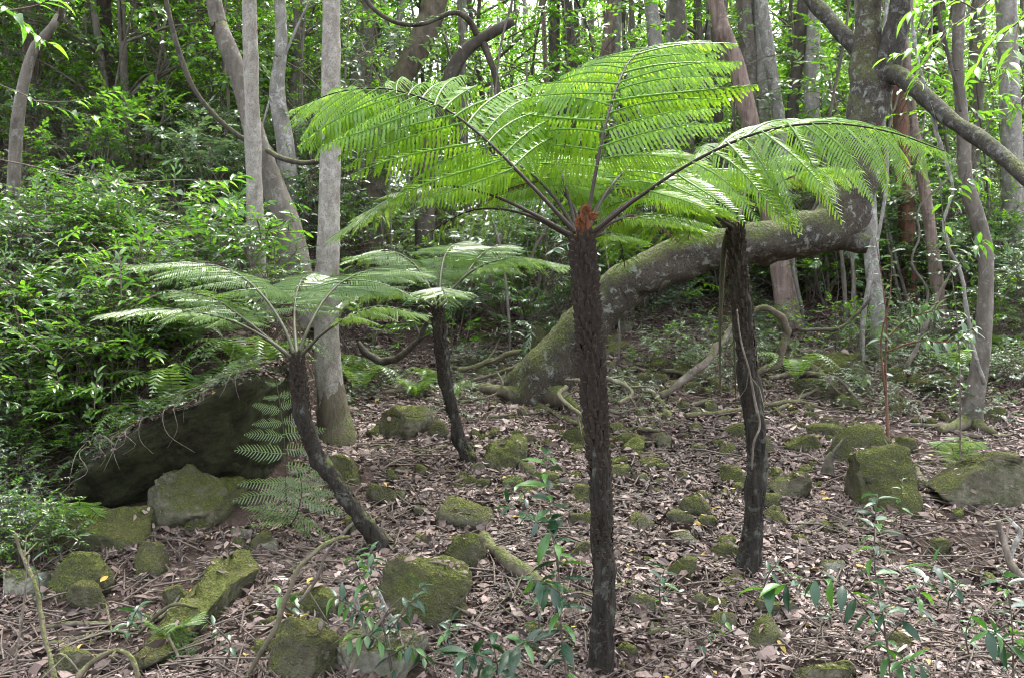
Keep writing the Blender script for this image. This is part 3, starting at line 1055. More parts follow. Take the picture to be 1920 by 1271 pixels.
tree("flaky pinkish brown trunk leaning left above the right frond", [(1332, -40, 30, 10.2), (1352, 50, 32, 10.2), (1380, 120, 34, 10.2), (1402, 210, 34, 10.2), (1430, 340, 36, 10.2), (1458, 480, 38, 10.2), (1478, 600, 42, 10.2)], M_PINKBARK, seed=5)
tree("white lichen-spotted trunk just right of the flaky pinkish one", [(1424, -40, 20, 10.8), (1436, 60, 22, 10.8), (1446, 130, 22, 10.8), (1460, 220, 24, 10.8), (1468, 340, 28, 10.8), (1474, 480, 34, 10.8), (1480, 600, 38, 10.8)], M_SPOT, seed=6)
tree("pale trunk rising above the tip of the centre frond", [(1214, -40, 24, 11.5), (1226, 60, 27, 11.5), (1246, 250, 32, 11.5), (1252, 430, 36, 11.5), (1272, 560, 40, 11.5), (1282, 660, 44, 11.5)], M_SPOT, seed=7)
tree("grey-brown trunk right of the pale one above the centre frond", [(1268, -40, 28, 12.2), (1272, 60, 32, 12.2), (1284, 250, 34, 12.2), (1300, 420, 36, 12.2), (1310, 600, 40, 12.2)], M_GREYBARK, seed=8)
tree("dark trunk left of the centre frond's top", [(1060, -40, 20, 13), (1066, 60, 22, 13), (1072, 130, 23, 13), (1066, 300, 24, 13), (1050, 560, 26, 13)], M_DARKBARK, seed=9)
tree("fat mossy trunk with a burl leaning above the left frond", [(830, -60, 48, 11), (806, 40, 46, 11), (772, 110, 46, 11), (752, 150, 42, 11), (724, 260, 44, 11), (700, 350, 50, 11), (690, 520, 56, 11)], M_MOSSBARK, seed=10)
tree("dark crooked tree arching over to the right behind the left frond", [(962, 40, 16, 10.4), (940, 52, 22, 10.4), (905, 72, 24, 10.4), (868, 100, 26, 10.4), (846, 140, 26, 10.4), (826, 200, 28, 10.4), (800, 320, 34, 10.4), (796, 480, 40, 10.4)], M_DARKBARK, raise_h=0, crown=False, seed=11,
     extra=[("limb", [(896, 70, 12, 10.4), (880, 40, 11, 10.3), (850, 24, 10, 10.2), (790, 46, 9, 10.1), (740, 42, 9, 10.1), (700, 16, 9, 10.1), (664, -30, 9, 10.1)], M_DARKBARK),
            ("limb", [(900, 66, 16, 10.4), (912, 96, 13, 10.4), (928, 140, 12, 10.4), (936, 190, 11, 10.4)], M_DARKBARK)])
tree("brown trunk left of the fat mossy one above the left frond", [(694, -40, 26, 12), (690, 40, 28, 12), (672, 120, 30, 12), (668, 260, 32, 12), (676, 500, 38, 12)], M_GREYBARK, seed=12)
tree("reddish brown trunk right of the leaning tree", [(1690, -40, 26, 11), (1688, 200, 28, 11), (1700, 420, 30, 11), (1706, 520, 30, 11), (1708, 640, 32, 11)], M_REDBARK, seed=13)
tree("pale spotted trunk standing below the broken stub", [(1622, 200, 24, 9.6), (1634, 480, 28, 9.6), (1644, 560, 28, 9.6), (1650, 680, 32, 9.6)], M_SPOT, seed=14)
tree("crooked grey trunk with flared roots at far right", [(1800, -40, 22, 7.9), (1796, 120, 22, 7.9), (1806, 240, 24, 7.9), (1812, 340, 26, 7.9), (1846, 460, 28, 7.9), (1848, 560, 28, 7.9), (1838, 680, 32, 7.9), (1822, 770, 38, 7.9), (1816, 806, 50, 7.9)], M_GREYBARK, seed=15, flare=0.9, fh=0.08,
     extra=[("root", [(1815, 790, 36, 7.9), (1790, 800, 22, 7.7), (1762, 806, 12, 7.6)], M_MOSSBARK), ("root", [(1820, 790, 34, 7.9), (1846, 804, 20, 7.7), (1868, 812, 10, 7.6)], M_MOSSBARK)])
tree("stout pale grey trunk at the upper right edge", [(1884, -40, 34, 11), (1890, 100, 36, 11), (1896, 250, 38, 11), (1900, 420, 40, 11), (1904, 600, 44, 11)], M_SPOT, seed=16)
tree("grey trunk between the leaning tree's limb and the right edge", [(1836, -40, 26, 12.5), (1830, 150, 28, 12.5), (1822, 320, 30, 12.5), (1826, 520, 34, 12.5), (1830, 640, 36, 12.5)], M_GREYBARK, seed=17)
tree("leaning red-brown thin trunk beside the reddish brown one", [(1700, 120, 16, 10), (1716, 250, 18, 10), (1740, 400, 22, 10), (1760, 560, 24, 10), (1770, 660, 26, 10)], M_PINKBARK, seed=18)
tree("dark trunk at upper left among dense leaves", [(194, -40, 22, 11.5), (200, 70, 23, 11.5), (204, 240, 26, 11.5), (210, 520, 30, 11.5)], M_DARKBARK, seed=19)
tree("thin brown leaning stem through the leaves at upper left", [(304, -30, 8, 8.8), (330, 80, 9, 8.8), (360, 160, 9, 8.8), (396, 210, 9, 8.8), (440, 250, 9, 8.8), (470, 268, 9, 8.8), (510, 290, 10, 8.8)], M_DARKBARK, seed=20, raise_h=2, crown=False)
tree("grey curving trunk at the upper left corner", [(128, -40, 14, 8), (116, 20, 14, 8), (92, 60, 16, 8), (60, 100, 18, 8), (34, 220, 22, 8), (22, 420, 26, 8)], M_GREYBARK, seed=21)
tree("pair-forming pale trunk left of the hanging dead fronds", [(1390, -40, 28, 11.8), (1404, 120, 30, 11.8), (1410, 300, 30, 11.8), (1400, 480, 34, 11.8), (1390, 620, 36, 11.8)], M_GREYBARK, seed=22)
tree("broad pale trunk behind the bent trunk, below its middle", [(1520, 240, 30, 11.4), (1516, 420, 36, 11.4), (1520, 520, 44, 11.4), (1508, 640, 50, 11.4)], M_SPOT, seed=23)

# ------------------------------------------------------------------ farther trunks: many alike, each its own tree
rg = random.Random(5)
FAR = []
for k in range(4):
    for mt, nm in ((M_GREYBARK, 'grey'), (M_SPOT, 'pale'), (M_DARKBARK, 'dark'), (M_PINKBARK, 'brown')):
        h = 13.0
        bx, by = rg.uniform(-0.5, 0.5), rg.uniform(-0.5, 0.5)
        pts = np.array([[0, 0, -0.4, 0.13], [0, 0, 0.1, 0.11], [bx * 0.3, by * 0.3, 3, 0.095], [bx * rg.uniform(-0.5, 1), by, 6.5, 0.08], [bx * 1.5, by * 1.5, h, 0.05]])
        me = limb_mesh("trunk", pts, mt, 10, 30, 0.12, 2.5, k * 3 + 1, 0.4, 0.2)
        FAR.append((me, nm, (bx * 1.5, by * 1.5, h)))
names = {'grey': "slim grey trunk among the crowded trees in the background", 'pale': "slim pale spotted trunk among the crowded trees in the background",
         'dark': "slim dark trunk among the crowded trees in the background", 'brown': "slim pinkish brown trunk among the crowded trees in the background"}
for k in range(150):
    d = rg.uniform(11.0, 30)
    px = rg.uniform(-150, 2070)
    if px < 420 and rg.random() < 0.45:
        continue
    x = (px - 960) / F * d
    me, nm, top = FAR[rg.randrange(len(FAR))]
    t = thing("tree", "slim %s trunk among %s background trees %s" % (nm, "the nearer" if d < 17 else "middle" if d < 23 else "the farthest", where(px)), "tree", (x, d, float(ground(x, d))), rg.uniform(0, 6.28), "slim background trunks " + where(px), (rg.uniform(0.3, 0.95),) * 2 + (1.0,))
    t.rotation_euler = (rg.gauss(0, 0.05), rg.gauss(0, 0.05), rg.uniform(0, 6.28))
    ob("trunk", me, t)
    if k % 16 == 0:
        ob("crown", CROWNS[k % 2][1], t, Matrix.Translation((top[0], top[1], top[2] - 4.2)))

# ------------------------------------------------------------------ understorey: shrubs and small trees
SHR = []
for k in range(4):      # low shrubs
    st, fo = make_shrub(20 + k, 1.3, 0.75, (34, 26, 26, 22)[k], 4, (0.05, 0.065, 0.08, 0.11)[k], 0.12, 4, (LEAF, LEAF, LEAF, LEAFN)[k], 9, 0.24, 0.011, 0.22)
    SHR.append((st.mesh("stem", M_TWIG), fo.mesh("foliage", M_LEAFDARK)))
MID = []
for k in range(4):      # saplings 3 m
    st, fo = make_shrub(40 + k, 3.2, 1.0, 34, 4, 0.085, 0.25, 2, LEAF, 9, 0.3, 0.02, 0.28)
    MID.append((st.mesh("stem", M_GREYBARK), fo.mesh("foliage", M_LEAF)))
TALL = []
for k in range(4):      # small trees 8 m
    st, fo = make_shrub(60 + k, 8.0, 1.9, 60, 5, 0.12, 0.12, 2, LEAF, 9, 0.42, 0.05, 0.5)
    TALL.append((st.mesh("stem", M_GREYBARK), fo.mesh("foliage", M_LEAF)))
for nm, lst in (("SHR", SHR), ("MID", MID), ("TALL", TALL)):
    print(nm, [len(a.polygons) + len(b.polygons) for a, b in lst])


def plant(var, name, label, cat, x, y, s, group, fol_mat=None, z=None):
    t = thing(name, label, cat, (x, y, (float(ground(x, y)) if z is None else z) - 0.03), rg.uniform(0, 6.28), group, s)
    b_ = ob("branches", var[0], t)
    b_["kind"] = "stuff"
    f = ob("foliage", var[1], t)
    if fol_mat:
        f.material_slots[0].link = 'OBJECT'
        f.material_slots[0].material = fol_mat
    return t


def hue(m, default):
    return {None: default, M_LEAF: "mid-green", M_LEAFDARK: "dark-leaved", M_LEAFBRIGHT: "bright green"}[m]


# low undergrowth across the back
for k in range(120):
    px = rg.uniform(-60, 1980)
    d = rg.uniform(9.3, 15)
    if 1120 < px < 1760 and d < 10.6:
        d += 1.6
    x = (px - 960) / F * d
    fm = M_LEAF if rg.random() < 0.4 else None
    lab = "%s %s low bush in the %s undergrowth %s" % (("small-leaved", "fine-leaved", "broad-leaved", "long-leaved")[k % 4], hue(fm, "dark").replace("dark-leaved", "dark"), "nearer" if d < 11.2 else "middle" if d < 13 else "farther", where(px))
    plant(SHR[k % 4], "bush", lab, "bush", x, d, rg.uniform(0.6, 1.15), "low bushes " + where(px), fm)
for k in range(70):
    px = rg.uniform(480, 1960)
    d = rg.uniform(9.4, 11.2) if not 1120 < px < 1760 else rg.uniform(10.6, 12.2)
    x = (px - 960) / F * d
    fm = rg.choice([M_LEAF, None, None])
    lab = "%s small bush at the litter's upper edge %s" % (hue(fm, "dark-leaved"), where(px))
    plant(SHR[k % 4], "bush", lab, "bush", x, d, rg.uniform(0.35, 0.75), "small bushes " + where(px), fm)
for k in range(44):
    px = rg.uniform(1100, 1930)
    d = rg.uniform(8.6, 10.8)
    x = (px - 960) / F * d
    fm = rg.choice([M_LEAF, None, None, None])
    plant(SHR[k % 4], "bush", "%s knee-high bush on the far slope %s" % (hue(fm, "grey-green"), where(px)), "bush", x, d, rg.uniform(0.16, 0.42), "knee-high bushes " + where(px), fm)
# saplings further back
for k in range(74):
    px = rg.uniform(-150, 2070)
    d = rg.uniform(10.5, 19)
    if px < 500:
        d = rg.uniform(9.6, 18)
    x = (px - 960) / F * d
    fm = M_LEAFDARK if rg.random() < 0.25 else M_LEAFBRIGHT if rg.random() < 0.3 else None
    lab = "%s sapling among %s trees %s" % (hue(fm, "mid-green"), "the nearer" if d < 12.5 else "middle-distance" if d < 15.5 else "the farther", where(px))
    plant(MID[k % 4], "sapling", lab, "sapling", x, d, rg.uniform(0.7, 1.3), "background saplings " + where(px), fm)
# small trees that close the view
for k in range(195):
    px = rg.uniform(-260, 2180)
    d = rg.uniform(15, 40) if k < 95 else rg.uniform(38, 75)
    if px < 480 and rg.random() < 0.4 and k < 95:
        d = rg.uniform(11, 16)
    x = (px - 960) / F * d
    fm = M_LEAFBRIGHT if d > 20 and rg.random() < 0.6 else None
    lab = "%s tall leafy tree in the %s background %s" % (hue(fm, "mid-green"), "nearer" if d < 22 else "middle" if d < 38 else "farthest", where(px))
    plant(TALL[k % 4], "leafy_tree", lab, "tree", x, d, rg.uniform(0.8, 1.3) * (1 if d < 38 else 1.5), "leafy trees " + where(px), fm)
# bushes on the left bank
BANK = []
for k in range(3):
    st, fo = make_shrub(80 + k, 0.8, 0.5, (30, 22, 18)[k], 4, (0.042, 0.065, 0.095)[k], 0.1, 5, (LEAF, LEAF, LEAFN)[k], (10, 8, 7)[k], (0.16, 0.2, 0.24)[k], 0.008, 0.2)
    BANK.append((st.mesh("stem", M_TWIG), fo.mesh("foliage", M_LEAFDARK)))
for k in range(50):
    px = rg.uniform(-120, 480)
    d = rg.uniform(6.45, 8.4)
    x = (px - 960) / F * d
    z, _n, onr = surf(x, d)
    plant(BANK[k % 3], "bush", "%s bush on the left bank, %s, %s" % (("small-leaved dark", "medium-leaved mid-green", "long-leaved mid-green")[k % 3], where(px), "front row" if d < 7 else "middle row" if d < 7.7 else "back row"), "bush", x, d, rg.uniform(0.6, 1.15), "bushes on the left bank " + where(px), None if k % 3 == 0 else M_LEAF, z)
for k in range(14):
    px = rg.uniform(-120, 110)
    d = rg.uniform(6.2, 7.0)
    x = (px - 960) / F * d
    z, _n, onr = surf(x, d)
    plant(BANK[k % 3], "bush", "%s bush crowding the left edge below mid height, %s" % (("small-leaved", "medium-leaved", "long-leaved")[k % 3], "in front" if d < 6.6 else "behind"), "bush", x, d, rg.uniform(0.4, 0.75), "bushes at the left edge", rg.choice([M_LEAF, M_LEAF, None]), z)
for k in range(30):
    u = rg.random()
    p = U(150 + 330 * u + rg.uniform(-20, 20), 850 - 170 * u, 5.85 + rg.uniform(-0.05, 0.5))
    z, _n, onr = surf(p[0], p[1])
    plant(BANK[k % 3], "trailing_plant", "small-leaved plant trailing over the dark boulder's %s edge" % ("lower left" if u < 0.33 else "middle" if u < 0.66 else "upper right"), "plant", p[0], p[1], rg.uniform(0.12, 0.22), "plants along the boulder's edge", rg.choice([M_LEAF, None]), z)
for k in range(15):
    u = rg.random()
    p = U(140 + 335 * u, 862 - 172 * u, 5.66 + 0.1 * u)
    L = rg.uniform(0.06, 0.24)
    pts = np.array([p + [rg.uniform(-0.1, 0.1), 0.3, 0.05], p + [0, -0.02, 0.02], p + [rg.gauss(0, 0.05), -0.05, -L * 0.5], p + [rg.gauss(0, 0.09), -0.03, -L]])
    b = MB()
    b.tube(spline(pts, 16) - pts[1], np.linspace(0.004, 0.0015, 16), 5)
    thing("hanging_root", "thin dead root hanging over the dark boulder's %s edge" % ("lower left" if u < 0.33 else "middle" if u < 0.66 else "upper right"), "root", tuple(pts[1]), 0, "roots hanging over the boulder", 1.0, b.mesh("hanging_root", M_STICK))
for k in range(40):
    px, d = rg.uniform(0, 480), rg.uniform(5.8, 6.8)
    x = (px - 960) / F * d
    a, L = rg.uniform(0, 6.28), rg.uniform(0.15, 0.6)
    pts = []
    for q in (-0.5, 0.0, 0.5):
        qx, qy = x + math.cos(a) * L * q, d + math.sin(a) * L * q
        pts.append([qx, qy, surf(qx, qy)[0] + rg.uniform(0.02, 0.12)])
    if max(q[2] for q in pts) - min(q[2] for q in pts) > 0.25:
        continue
    b = MB()
    b.tube(spline(np.array(pts), 10) - np.array(pts[1]), np.linspace(0.007, 0.002, 10), 5, wob=0.2)
    thing("dead_stick", "dead twig tangled on the left bank " + where(px), "stick", tuple(pts[1]), 0, "dead twigs on the left bank", 1.0, b.mesh("dead_stick", M_STICK))
for k in range(16):
    px = rg.uniform(-90, 75)
    d = rg.uniform(5.2, 6.2)
    x = (px - 960) / F * d
    plant(BANK[k % 3], "bush", "%s %s little bush at the left edge beside the boulder's low end" % (("small-leaved", "medium-leaved", "long-leaved")[k % 3], "dark" if k % 2 else "mid-green"), "bush", x, d, rg.uniform(0.35, 0.62), "little bushes at the left edge", None if k % 2 else M_LEAF)
# little ferns on the bank
def fern_tuft(seed, nf=7, L=0.42, mat=M_FROND2):
    rq = np.random.default_rng(seed)
    out = []
    for k in range(nf):
        a = k * 6.28 / nf + rq.normal(0, 0.25)
        o = np.array([math.cos(a), math.sin(a), 0])
        ln = L * rq.uniform(0.7, 1.1)
        P = spline(np.array([[0, 0, 0], o * ln * 0.35 + [0, 0, ln * 0.5], o * ln * 0.75 + [0, 0, ln * 0.55], o * ln * 1.1 + [0, 0, ln * 0.3]]), 24)
        b = MB()
        b.tube(P, np.linspace(0.004, 0.001, 24), 4, 0.2, cap=False)
        S = np.array([-math.sin(a), math.cos(a), 0])
        for q in range(3, 24):
            u = q / 23
            l = ln * 0.26 * min(1, u * 3) * (1 - u ** 1.7) + 0.008
            T = nrm(P[q] - P[q - 1])
            for sg in (-1, 1):
                D = nrm(S * sg + T * 0.35 + np.array([0, 0, -0.25]))
                w = T * 0.008
                b.add([P[q] - w, P[q] + w, P[q] + D * l * 0.6 + w * 0.8, P[q] + D * l * 0.6 - w * 0.6, P[q] + D * l], [np.array([(0, 1, 2, 3)]), np.array([(3, 2, 4)])], rq.uniform(0.2, 0.8))
        out.append(b.mesh("frond", mat))
    return out


TUFT = [fern_tuft(1), fern_tuft(2, 8, 0.5), fern_tuft(3, 6, 0.36, M_FRONDP)]
def put_tuft(k, x, y, z, s, label, group):
    t = thing("ground_fern", label, "fern", (x, y, z), rg.uniform(0, 6.28), group, s)
    for me in TUFT[k % 3]:
        ob("frond", me, t)
for k in range(24):
    px, d = rg.uniform(60, 500), rg.uniform(6.3, 7.6)
    x = (px - 960) / F * d
    put_tuft(k, x, d, surf(x, d)[0], rg.uniform(0.8, 1.3), "small fern on the left bank, %s, %s bushes" % (where(px), "in front of" if d < 6.6 else "among"), "ferns on the left bank")
for k in range(14):
    px, py = rg.choice([(rg.uniform(1480, 1900), rg.uniform(650, 760)), (rg.uniform(650, 900), rg.uniform(700, 760))])
    d = Gd(px, py)
    x = (px - 960) / F * d
    put_tuft(k, x, d, surf(x, d)[0], rg.uniform(0.5, 0.9), "small fern on the back slope " + where(px), "ferns on the back slope")
# seedlings in the litter at right and centre
for k in range(26):
    px, py = rg.choice([(rg.uniform(1100, 1900), rg.uniform(640, 800)), (rg.uniform(640, 1000), rg.uniform(690, 780)), (rg.uniform(1680, 1920), rg.uniform(690, 745))])
    d = Gd(px, py)
    x = (px - 960) / F * d
    plant(BANK[k % 3], "seedling", "small leafy seedling in back-slope litter " + where(px), "seedling", x, d, rg.uniform(0.2, 0.5), "seedlings on the back slope", None)

# ------------------------------------------------------------------ tree ferns
def pinna_mesh(seed, npn=22, width=0.17, droop=0.22, sag=0.45, mat=M_FROND, gap=0.98, fwd=0.35):
    rg = np.random.default_rng(seed)
    b = MB()
    ax = lambda s: np.array([s, 0.05 * math.sin(s * 3 + seed), 0.1 * s - droop * s * s])
    for k in range(npn):
        s = 0.03 + 0.97 * (k + 0.5) / npn
        p = ax(s)
        l = width * min(1, 0.6 + 2.2 * s) * max(0.1, (1 - s ** 2.2)) ** 0.7
        hw0 = 0.5 / npn * gap
        for sg in (-1, 1):
            if rg.random() < 0.05:
                continue
            l2 = l * rg.uniform(0.7, 1.12)
            dn = sag * rg.uniform(0.6, 1.4)
            D = nrm([fwd + 0.35 * s, sg, -dn])
            ts = np.array([0, 0.1, 0.2, 0.3, 0.4, 0.5, 0.6, 0.7, 0.8, 0.9, 1.0])
            ws = np.array([0.8, 0.5, 1.1, 0.55, 1.1, 0.5, 0.95, 0.42, 0.7, 0.28, 0.0]) * hw0
            V = []
            for t, w in zip(ts, ws):
                c = p + D * l2 * t + np.array([0.12 * l2 * t * t, 0, -0.38 * l2 * t * t])
                V += [c - [w, 0, 0], c + [w, 0, 0]]
            q = np.array([[2 * j, 2 * j + 1, 2 * j + 3, 2 * j + 2] for j in range(10)])
            if sg < 0:
                q = q[:, ::-1]
            b.add(V, [q], rg.uniform(0.3, 0.75))
    P = np.array([ax(s) for s in np.linspace(-0.03, 1, 8)])
    b.tube(P, np.linspace(0.011, 0.003, 8), 4, 0.25, cap=False)
    return b.mesh("pinna", mat)


PIN = [pinna_mesh(k, 31, 0.17, 0.14 + 0.08 * k, 0.4 + 0.2 * k, gap=0.74) for k in range(4)]
PINH = [pinna_mesh(50 + k, 28, 0.235, 0.14 + 0.06 * k, 0.6 + 0.25 * k, gap=0.8, fwd=0.3) for k in range(4)]
PINF = [pinna_mesh(5 + k, 27, 0.2, 0.2 + 0.07 * k, 0.2 + 0.16 * k, gap=0.78, fwd=0.5) for k in range(4)]
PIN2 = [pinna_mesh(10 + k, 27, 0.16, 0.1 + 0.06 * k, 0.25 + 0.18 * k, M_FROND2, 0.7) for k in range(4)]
PIND = [pinna_mesh(20 + k, 14, 0.13, 0.5, 0.9, M_DEADFROND, 0.5) for k in range(2)]
PINB = [pinna_mesh(30 + k, 15, 0.23, 0.12 + 0.1 * k, 0.12, M_FRONDP, 0.5, 0.3) for k in range(2)]


def mesh_arrays(me):
    V = np.empty(len(me.vertices) * 3, np.float32)
    me.vertices.foreach_get("co", V)
    a = np.empty(len(me.vertices), np.float32)
    me.attributes["v"].data.foreach_get("value", a)
    q = [tuple(p.vertices) for p in me.polygons]
    return V.reshape(-1, 3).astype(float), [np.array([p for p in q if len(p) == 4])], a


_MA = {}


def frond(parent, org, path, pins, npair=24, lmax=0.5, s0=0.3, stipe=M_STIPE, r0=0.0095, roll=0.0, droop=0.15, joined=None, seed=0, label=None, taper=1.5, up=(0, 0, 1), fold=0.0, al0=0.18, al1=0.55):
    """path rows (x,y,z) in world; pinnae as child objects, or collected in joined"""
    rgf = random.Random(seed)
    P = spline(np.asarray(path, float), 60) - org
    b = MB()
    b.tube(P, np.linspace(r0, 0.0022, 60) + 0.35 * r0 * np.exp(-np.arange(60) / 4.0), 7, wob=0.08, wsc=30)
    fr = ob("frond", b.mesh("frond", stipe), parent)
    if label:
        fr["label"] = label
    T = np.gradient(P, axis=0)
    T /= np.linalg.norm(T, axis=1, keepdims=True)
    for k in range(npair):
        u = (k + 0.5) / npair
        s = s0 + (1 - s0) * (1 - (1 - u) ** 1.12)
        i = s * 59
        i0 = int(min(58, i))
        f = i - i0
        p = P[i0] * (1 - f) + P[i0 + 1] * f
        t = nrm(T[i0] * (1 - f) + T[i0 + 1] * f)
        side = nrm(np.cross(t, up))
        n = np.cross(side, t)
        c, sn = math.cos(roll), math.sin(roll)
        side, n = side * c + n * sn, n * c - side * sn
        L0 = lmax * min(1, 0.62 + 1.5 * u) * max(0.02, 1 - u ** taper) ** 0.75 + 0.03
        for sg in (-1, 1):
            if rgf.random() < 0.035:
                continue
            L = L0 * rgf.uniform(0.8, 1.08)
            al = al0 + al1 * u + rgf.uniform(-0.1, 0.1)
            X = nrm(side * sg * math.cos(al) + t * math.sin(al) + np.array([0, 0, -droop * rgf.uniform(0.7, 1.4)]) - n * fold)
            Zv = nrm(n + np.array([rgf.gauss(0, 0.16) for _ in range(3)]))
            Zv = nrm(Zv - X * X.dot(Zv))
            Yv = np.cross(Zv, X)
            me = rgf.choice(pins)
            if pins is PIN and u < 0.12 and rgf.random() < 0.3:
                me = PIND[0]
            if joined is None:
                ob("pinna", me, fr, mat4(X * L, Yv * L, Zv * L, p))
            else:
                if me.name not in _MA:
                    _MA[me.name] = mesh_arrays(me)
                V0, F0, a0 = _MA[me.name]
                joined.add(V0 @ np.stack([X * L, Yv * L, Zv * L]) + p, F0, a0)
    return fr


def fern_trunk(parent, org, pts, seed, shag=1.0, top_frac=0.4, nst=330):
    P = spline(pts, 80)
    Pl = P.copy()
    Pl[:, :3] -= org
    b = MB()
    b.tube(Pl[:, :3], Pl[:, 3], 44, wob=0.34, wsc=30, seed=seed, flare=0.4, flare_h=0.07, az=0.22)
    tr = ob("trunk", b.mesh("trunk", M_FERNTRUNK), parent)
    # old frond bases in a spiral, upright, getting worn down the trunk
    rgf = np.random.default_rng(seed)
    sb, fb = MB(), MB()
    tot = len(Pl) - 1
    for k in range(nst):
        s = (k + rgf.random()) / nst
        wear = 1 - sstep(top_frac * 0.7, min(1, top_frac * 1.9), s)
        size = (0.3 + 0.7 * wear) * shag
        if s > 0.95:
            continue
        i = s * tot
        i0 = int(i)
        p = Pl[i0] + (Pl[min(tot, i0 + 1)] - Pl[i0]) * (i - i0)
        th = k * 2.39996 + rgf.normal(0, 0.15)
        ax = nrm(Pl[max(0, i0 - 2), :3] - Pl[min(tot, i0 + 2), :3])
        e1 = nrm(np.cross(ax, [0, 1, 0]))
        e2 = np.cross(ax, e1)
        o = e1 * math.cos(th) + e2 * math.sin(th)
        tg = np.cross(ax, o)
        w, h, dp = 0.014 * (0.8 + 0.5 * rgf.random()), 0.06 * size * rgf.uniform(0.7, 1.3), 0.017 * size
        c0 = p[:3] + o * (p[3] * 0.93)
        V = [c0 - tg * w - ax * h * 0.5, c0 + tg * w - ax * h * 0.5, c0 + o * dp * 0.7 - ax * h * 0.35,
             c0 - tg * w * 0.8 + ax * h * 0.35 + o * dp * 0.4, c0 + tg * w * 0.8 + ax * h * 0.35 + o * dp * 0.4, c0 + o * dp * 1.7 + ax * h * 0.42, c0 + ax * h * 0.6 + o * dp * 0.9]
        Ft = [(0, 1, 2), (0, 2, 3), (1, 4, 2), (2, 5, 3), (2, 4, 5), (3, 5, 6), (5, 4, 6)]
        sb.add(V, [np.array(Ft)])
        # fibres
        for q in range(3 if s < top_frac else 2):
            d2 = nrm(o * rgf.uniform(0.2, 0.9) + ax * rgf.uniform(-0.6, 1) + tg * rgf.normal(0, 0.5))
            L = rgf.uniform(0.015, 0.045) * (0.5 + 0.6 * wear)
            cc = c0 + tg * rgf.normal(0, 0.02)
            fb.add([cc - tg * 0.0016, cc + tg * 0.0016, cc + d2 * L], [np.array([(0, 1, 2)])])
    s_ = ob("old_frond_bases", sb.mesh("old_frond_bases", M_STUB, False), parent)
    s_["kind"] = "stuff"
    f_ = ob("root_fibres", fb.mesh("root_fibres", M_FIBRE if shag > 0.9 else M_STUB, False), parent)
    f_["kind"] = "stuff"
    return P[0, :3]


def crozier(parent, org, base, h, r, lean):
    """coiled young frond, furry"""
    pts, rad = [], []
    for s in np.linspace(0, 1, 8):
        pts.append(base + np.array([lean * s * h, -0.01 * s, s * h]))
        rad.append(0.0125 - 0.003 * s)
    c = pts[-1] + np.array([r, 0, 0])
    for a in np.linspace(0, 3.2 * math.pi, 26)[1:]:
        q = r * (1 - a / (3.2 * math.pi) * 0.72)
        pts.append(c + np.array([-q * math.cos(a), -0.012 * a / 10, q * math.sin(a)]))
        rad.append(0.0085 - 0.0045 * a / 10)
    b = MB()
    b.tube(np.array(pts) - org, rad, 9, wob=0.22, wsc=70)
    rgf = np.random.default_rng(int(h * 1000))
    for k in range(420):
        i = rgf.integers(0, len(pts))
        d = nrm(rgf.normal(size=3))
        p = pts[i] - org + d * rad[i] * 0.9
        e = nrm(np.cross(d, rgf.normal(size=3))) * 0.0014
        b.add([p - e, p + e, p + nrm(d + [0, 0, 0.5]) * 0.016], [np.array([(0, 1, 2)])])
    ob("crozier", b.mesh("crozier", M_CROZ), parent)


def pp(*pts):
    return np.array([U(*p) for p in pts])


def tree_fern(label, trunk_pts, fronds, pins, stipe, seed, shag=1.0, indiv=300, nst=620, top_frac=0.4):
    P = px_path(trunk_pts)
    P = np.vstack([P, P[-1] + [0, 0, -0.2, 0]])
    org = P[-2, :3].copy()
    t = thing("tree_fern", label, "tree fern", tuple(org))
    fern_trunk(t, org, P, seed, shag, top_frac, nst)
    joined, used = MB(), 0
    for k, fd in enumerate(fronds):
        kw = dict(npair=24, lmax=0.5)
        kw.update(fd[1])
        pn = kw.pop('pins', pins)
        stp = kw.pop('stipe', stipe)
        ind = used + kw['npair'] * 2 <= indiv
        used += kw['npair'] * 2 if ind else 0
        frond(t, org, pp(*fd[0]), pn, stipe=stp, joined=None if ind else joined, seed=seed * 31 + k, **kw)
    if joined.n:
        # one mesh for the pinnae past the limit
        o = ob("pinnae", joined.mesh("pinnae", pins[0].materials[0]), t)
        o["kind"] = "stuff"
    return t, org


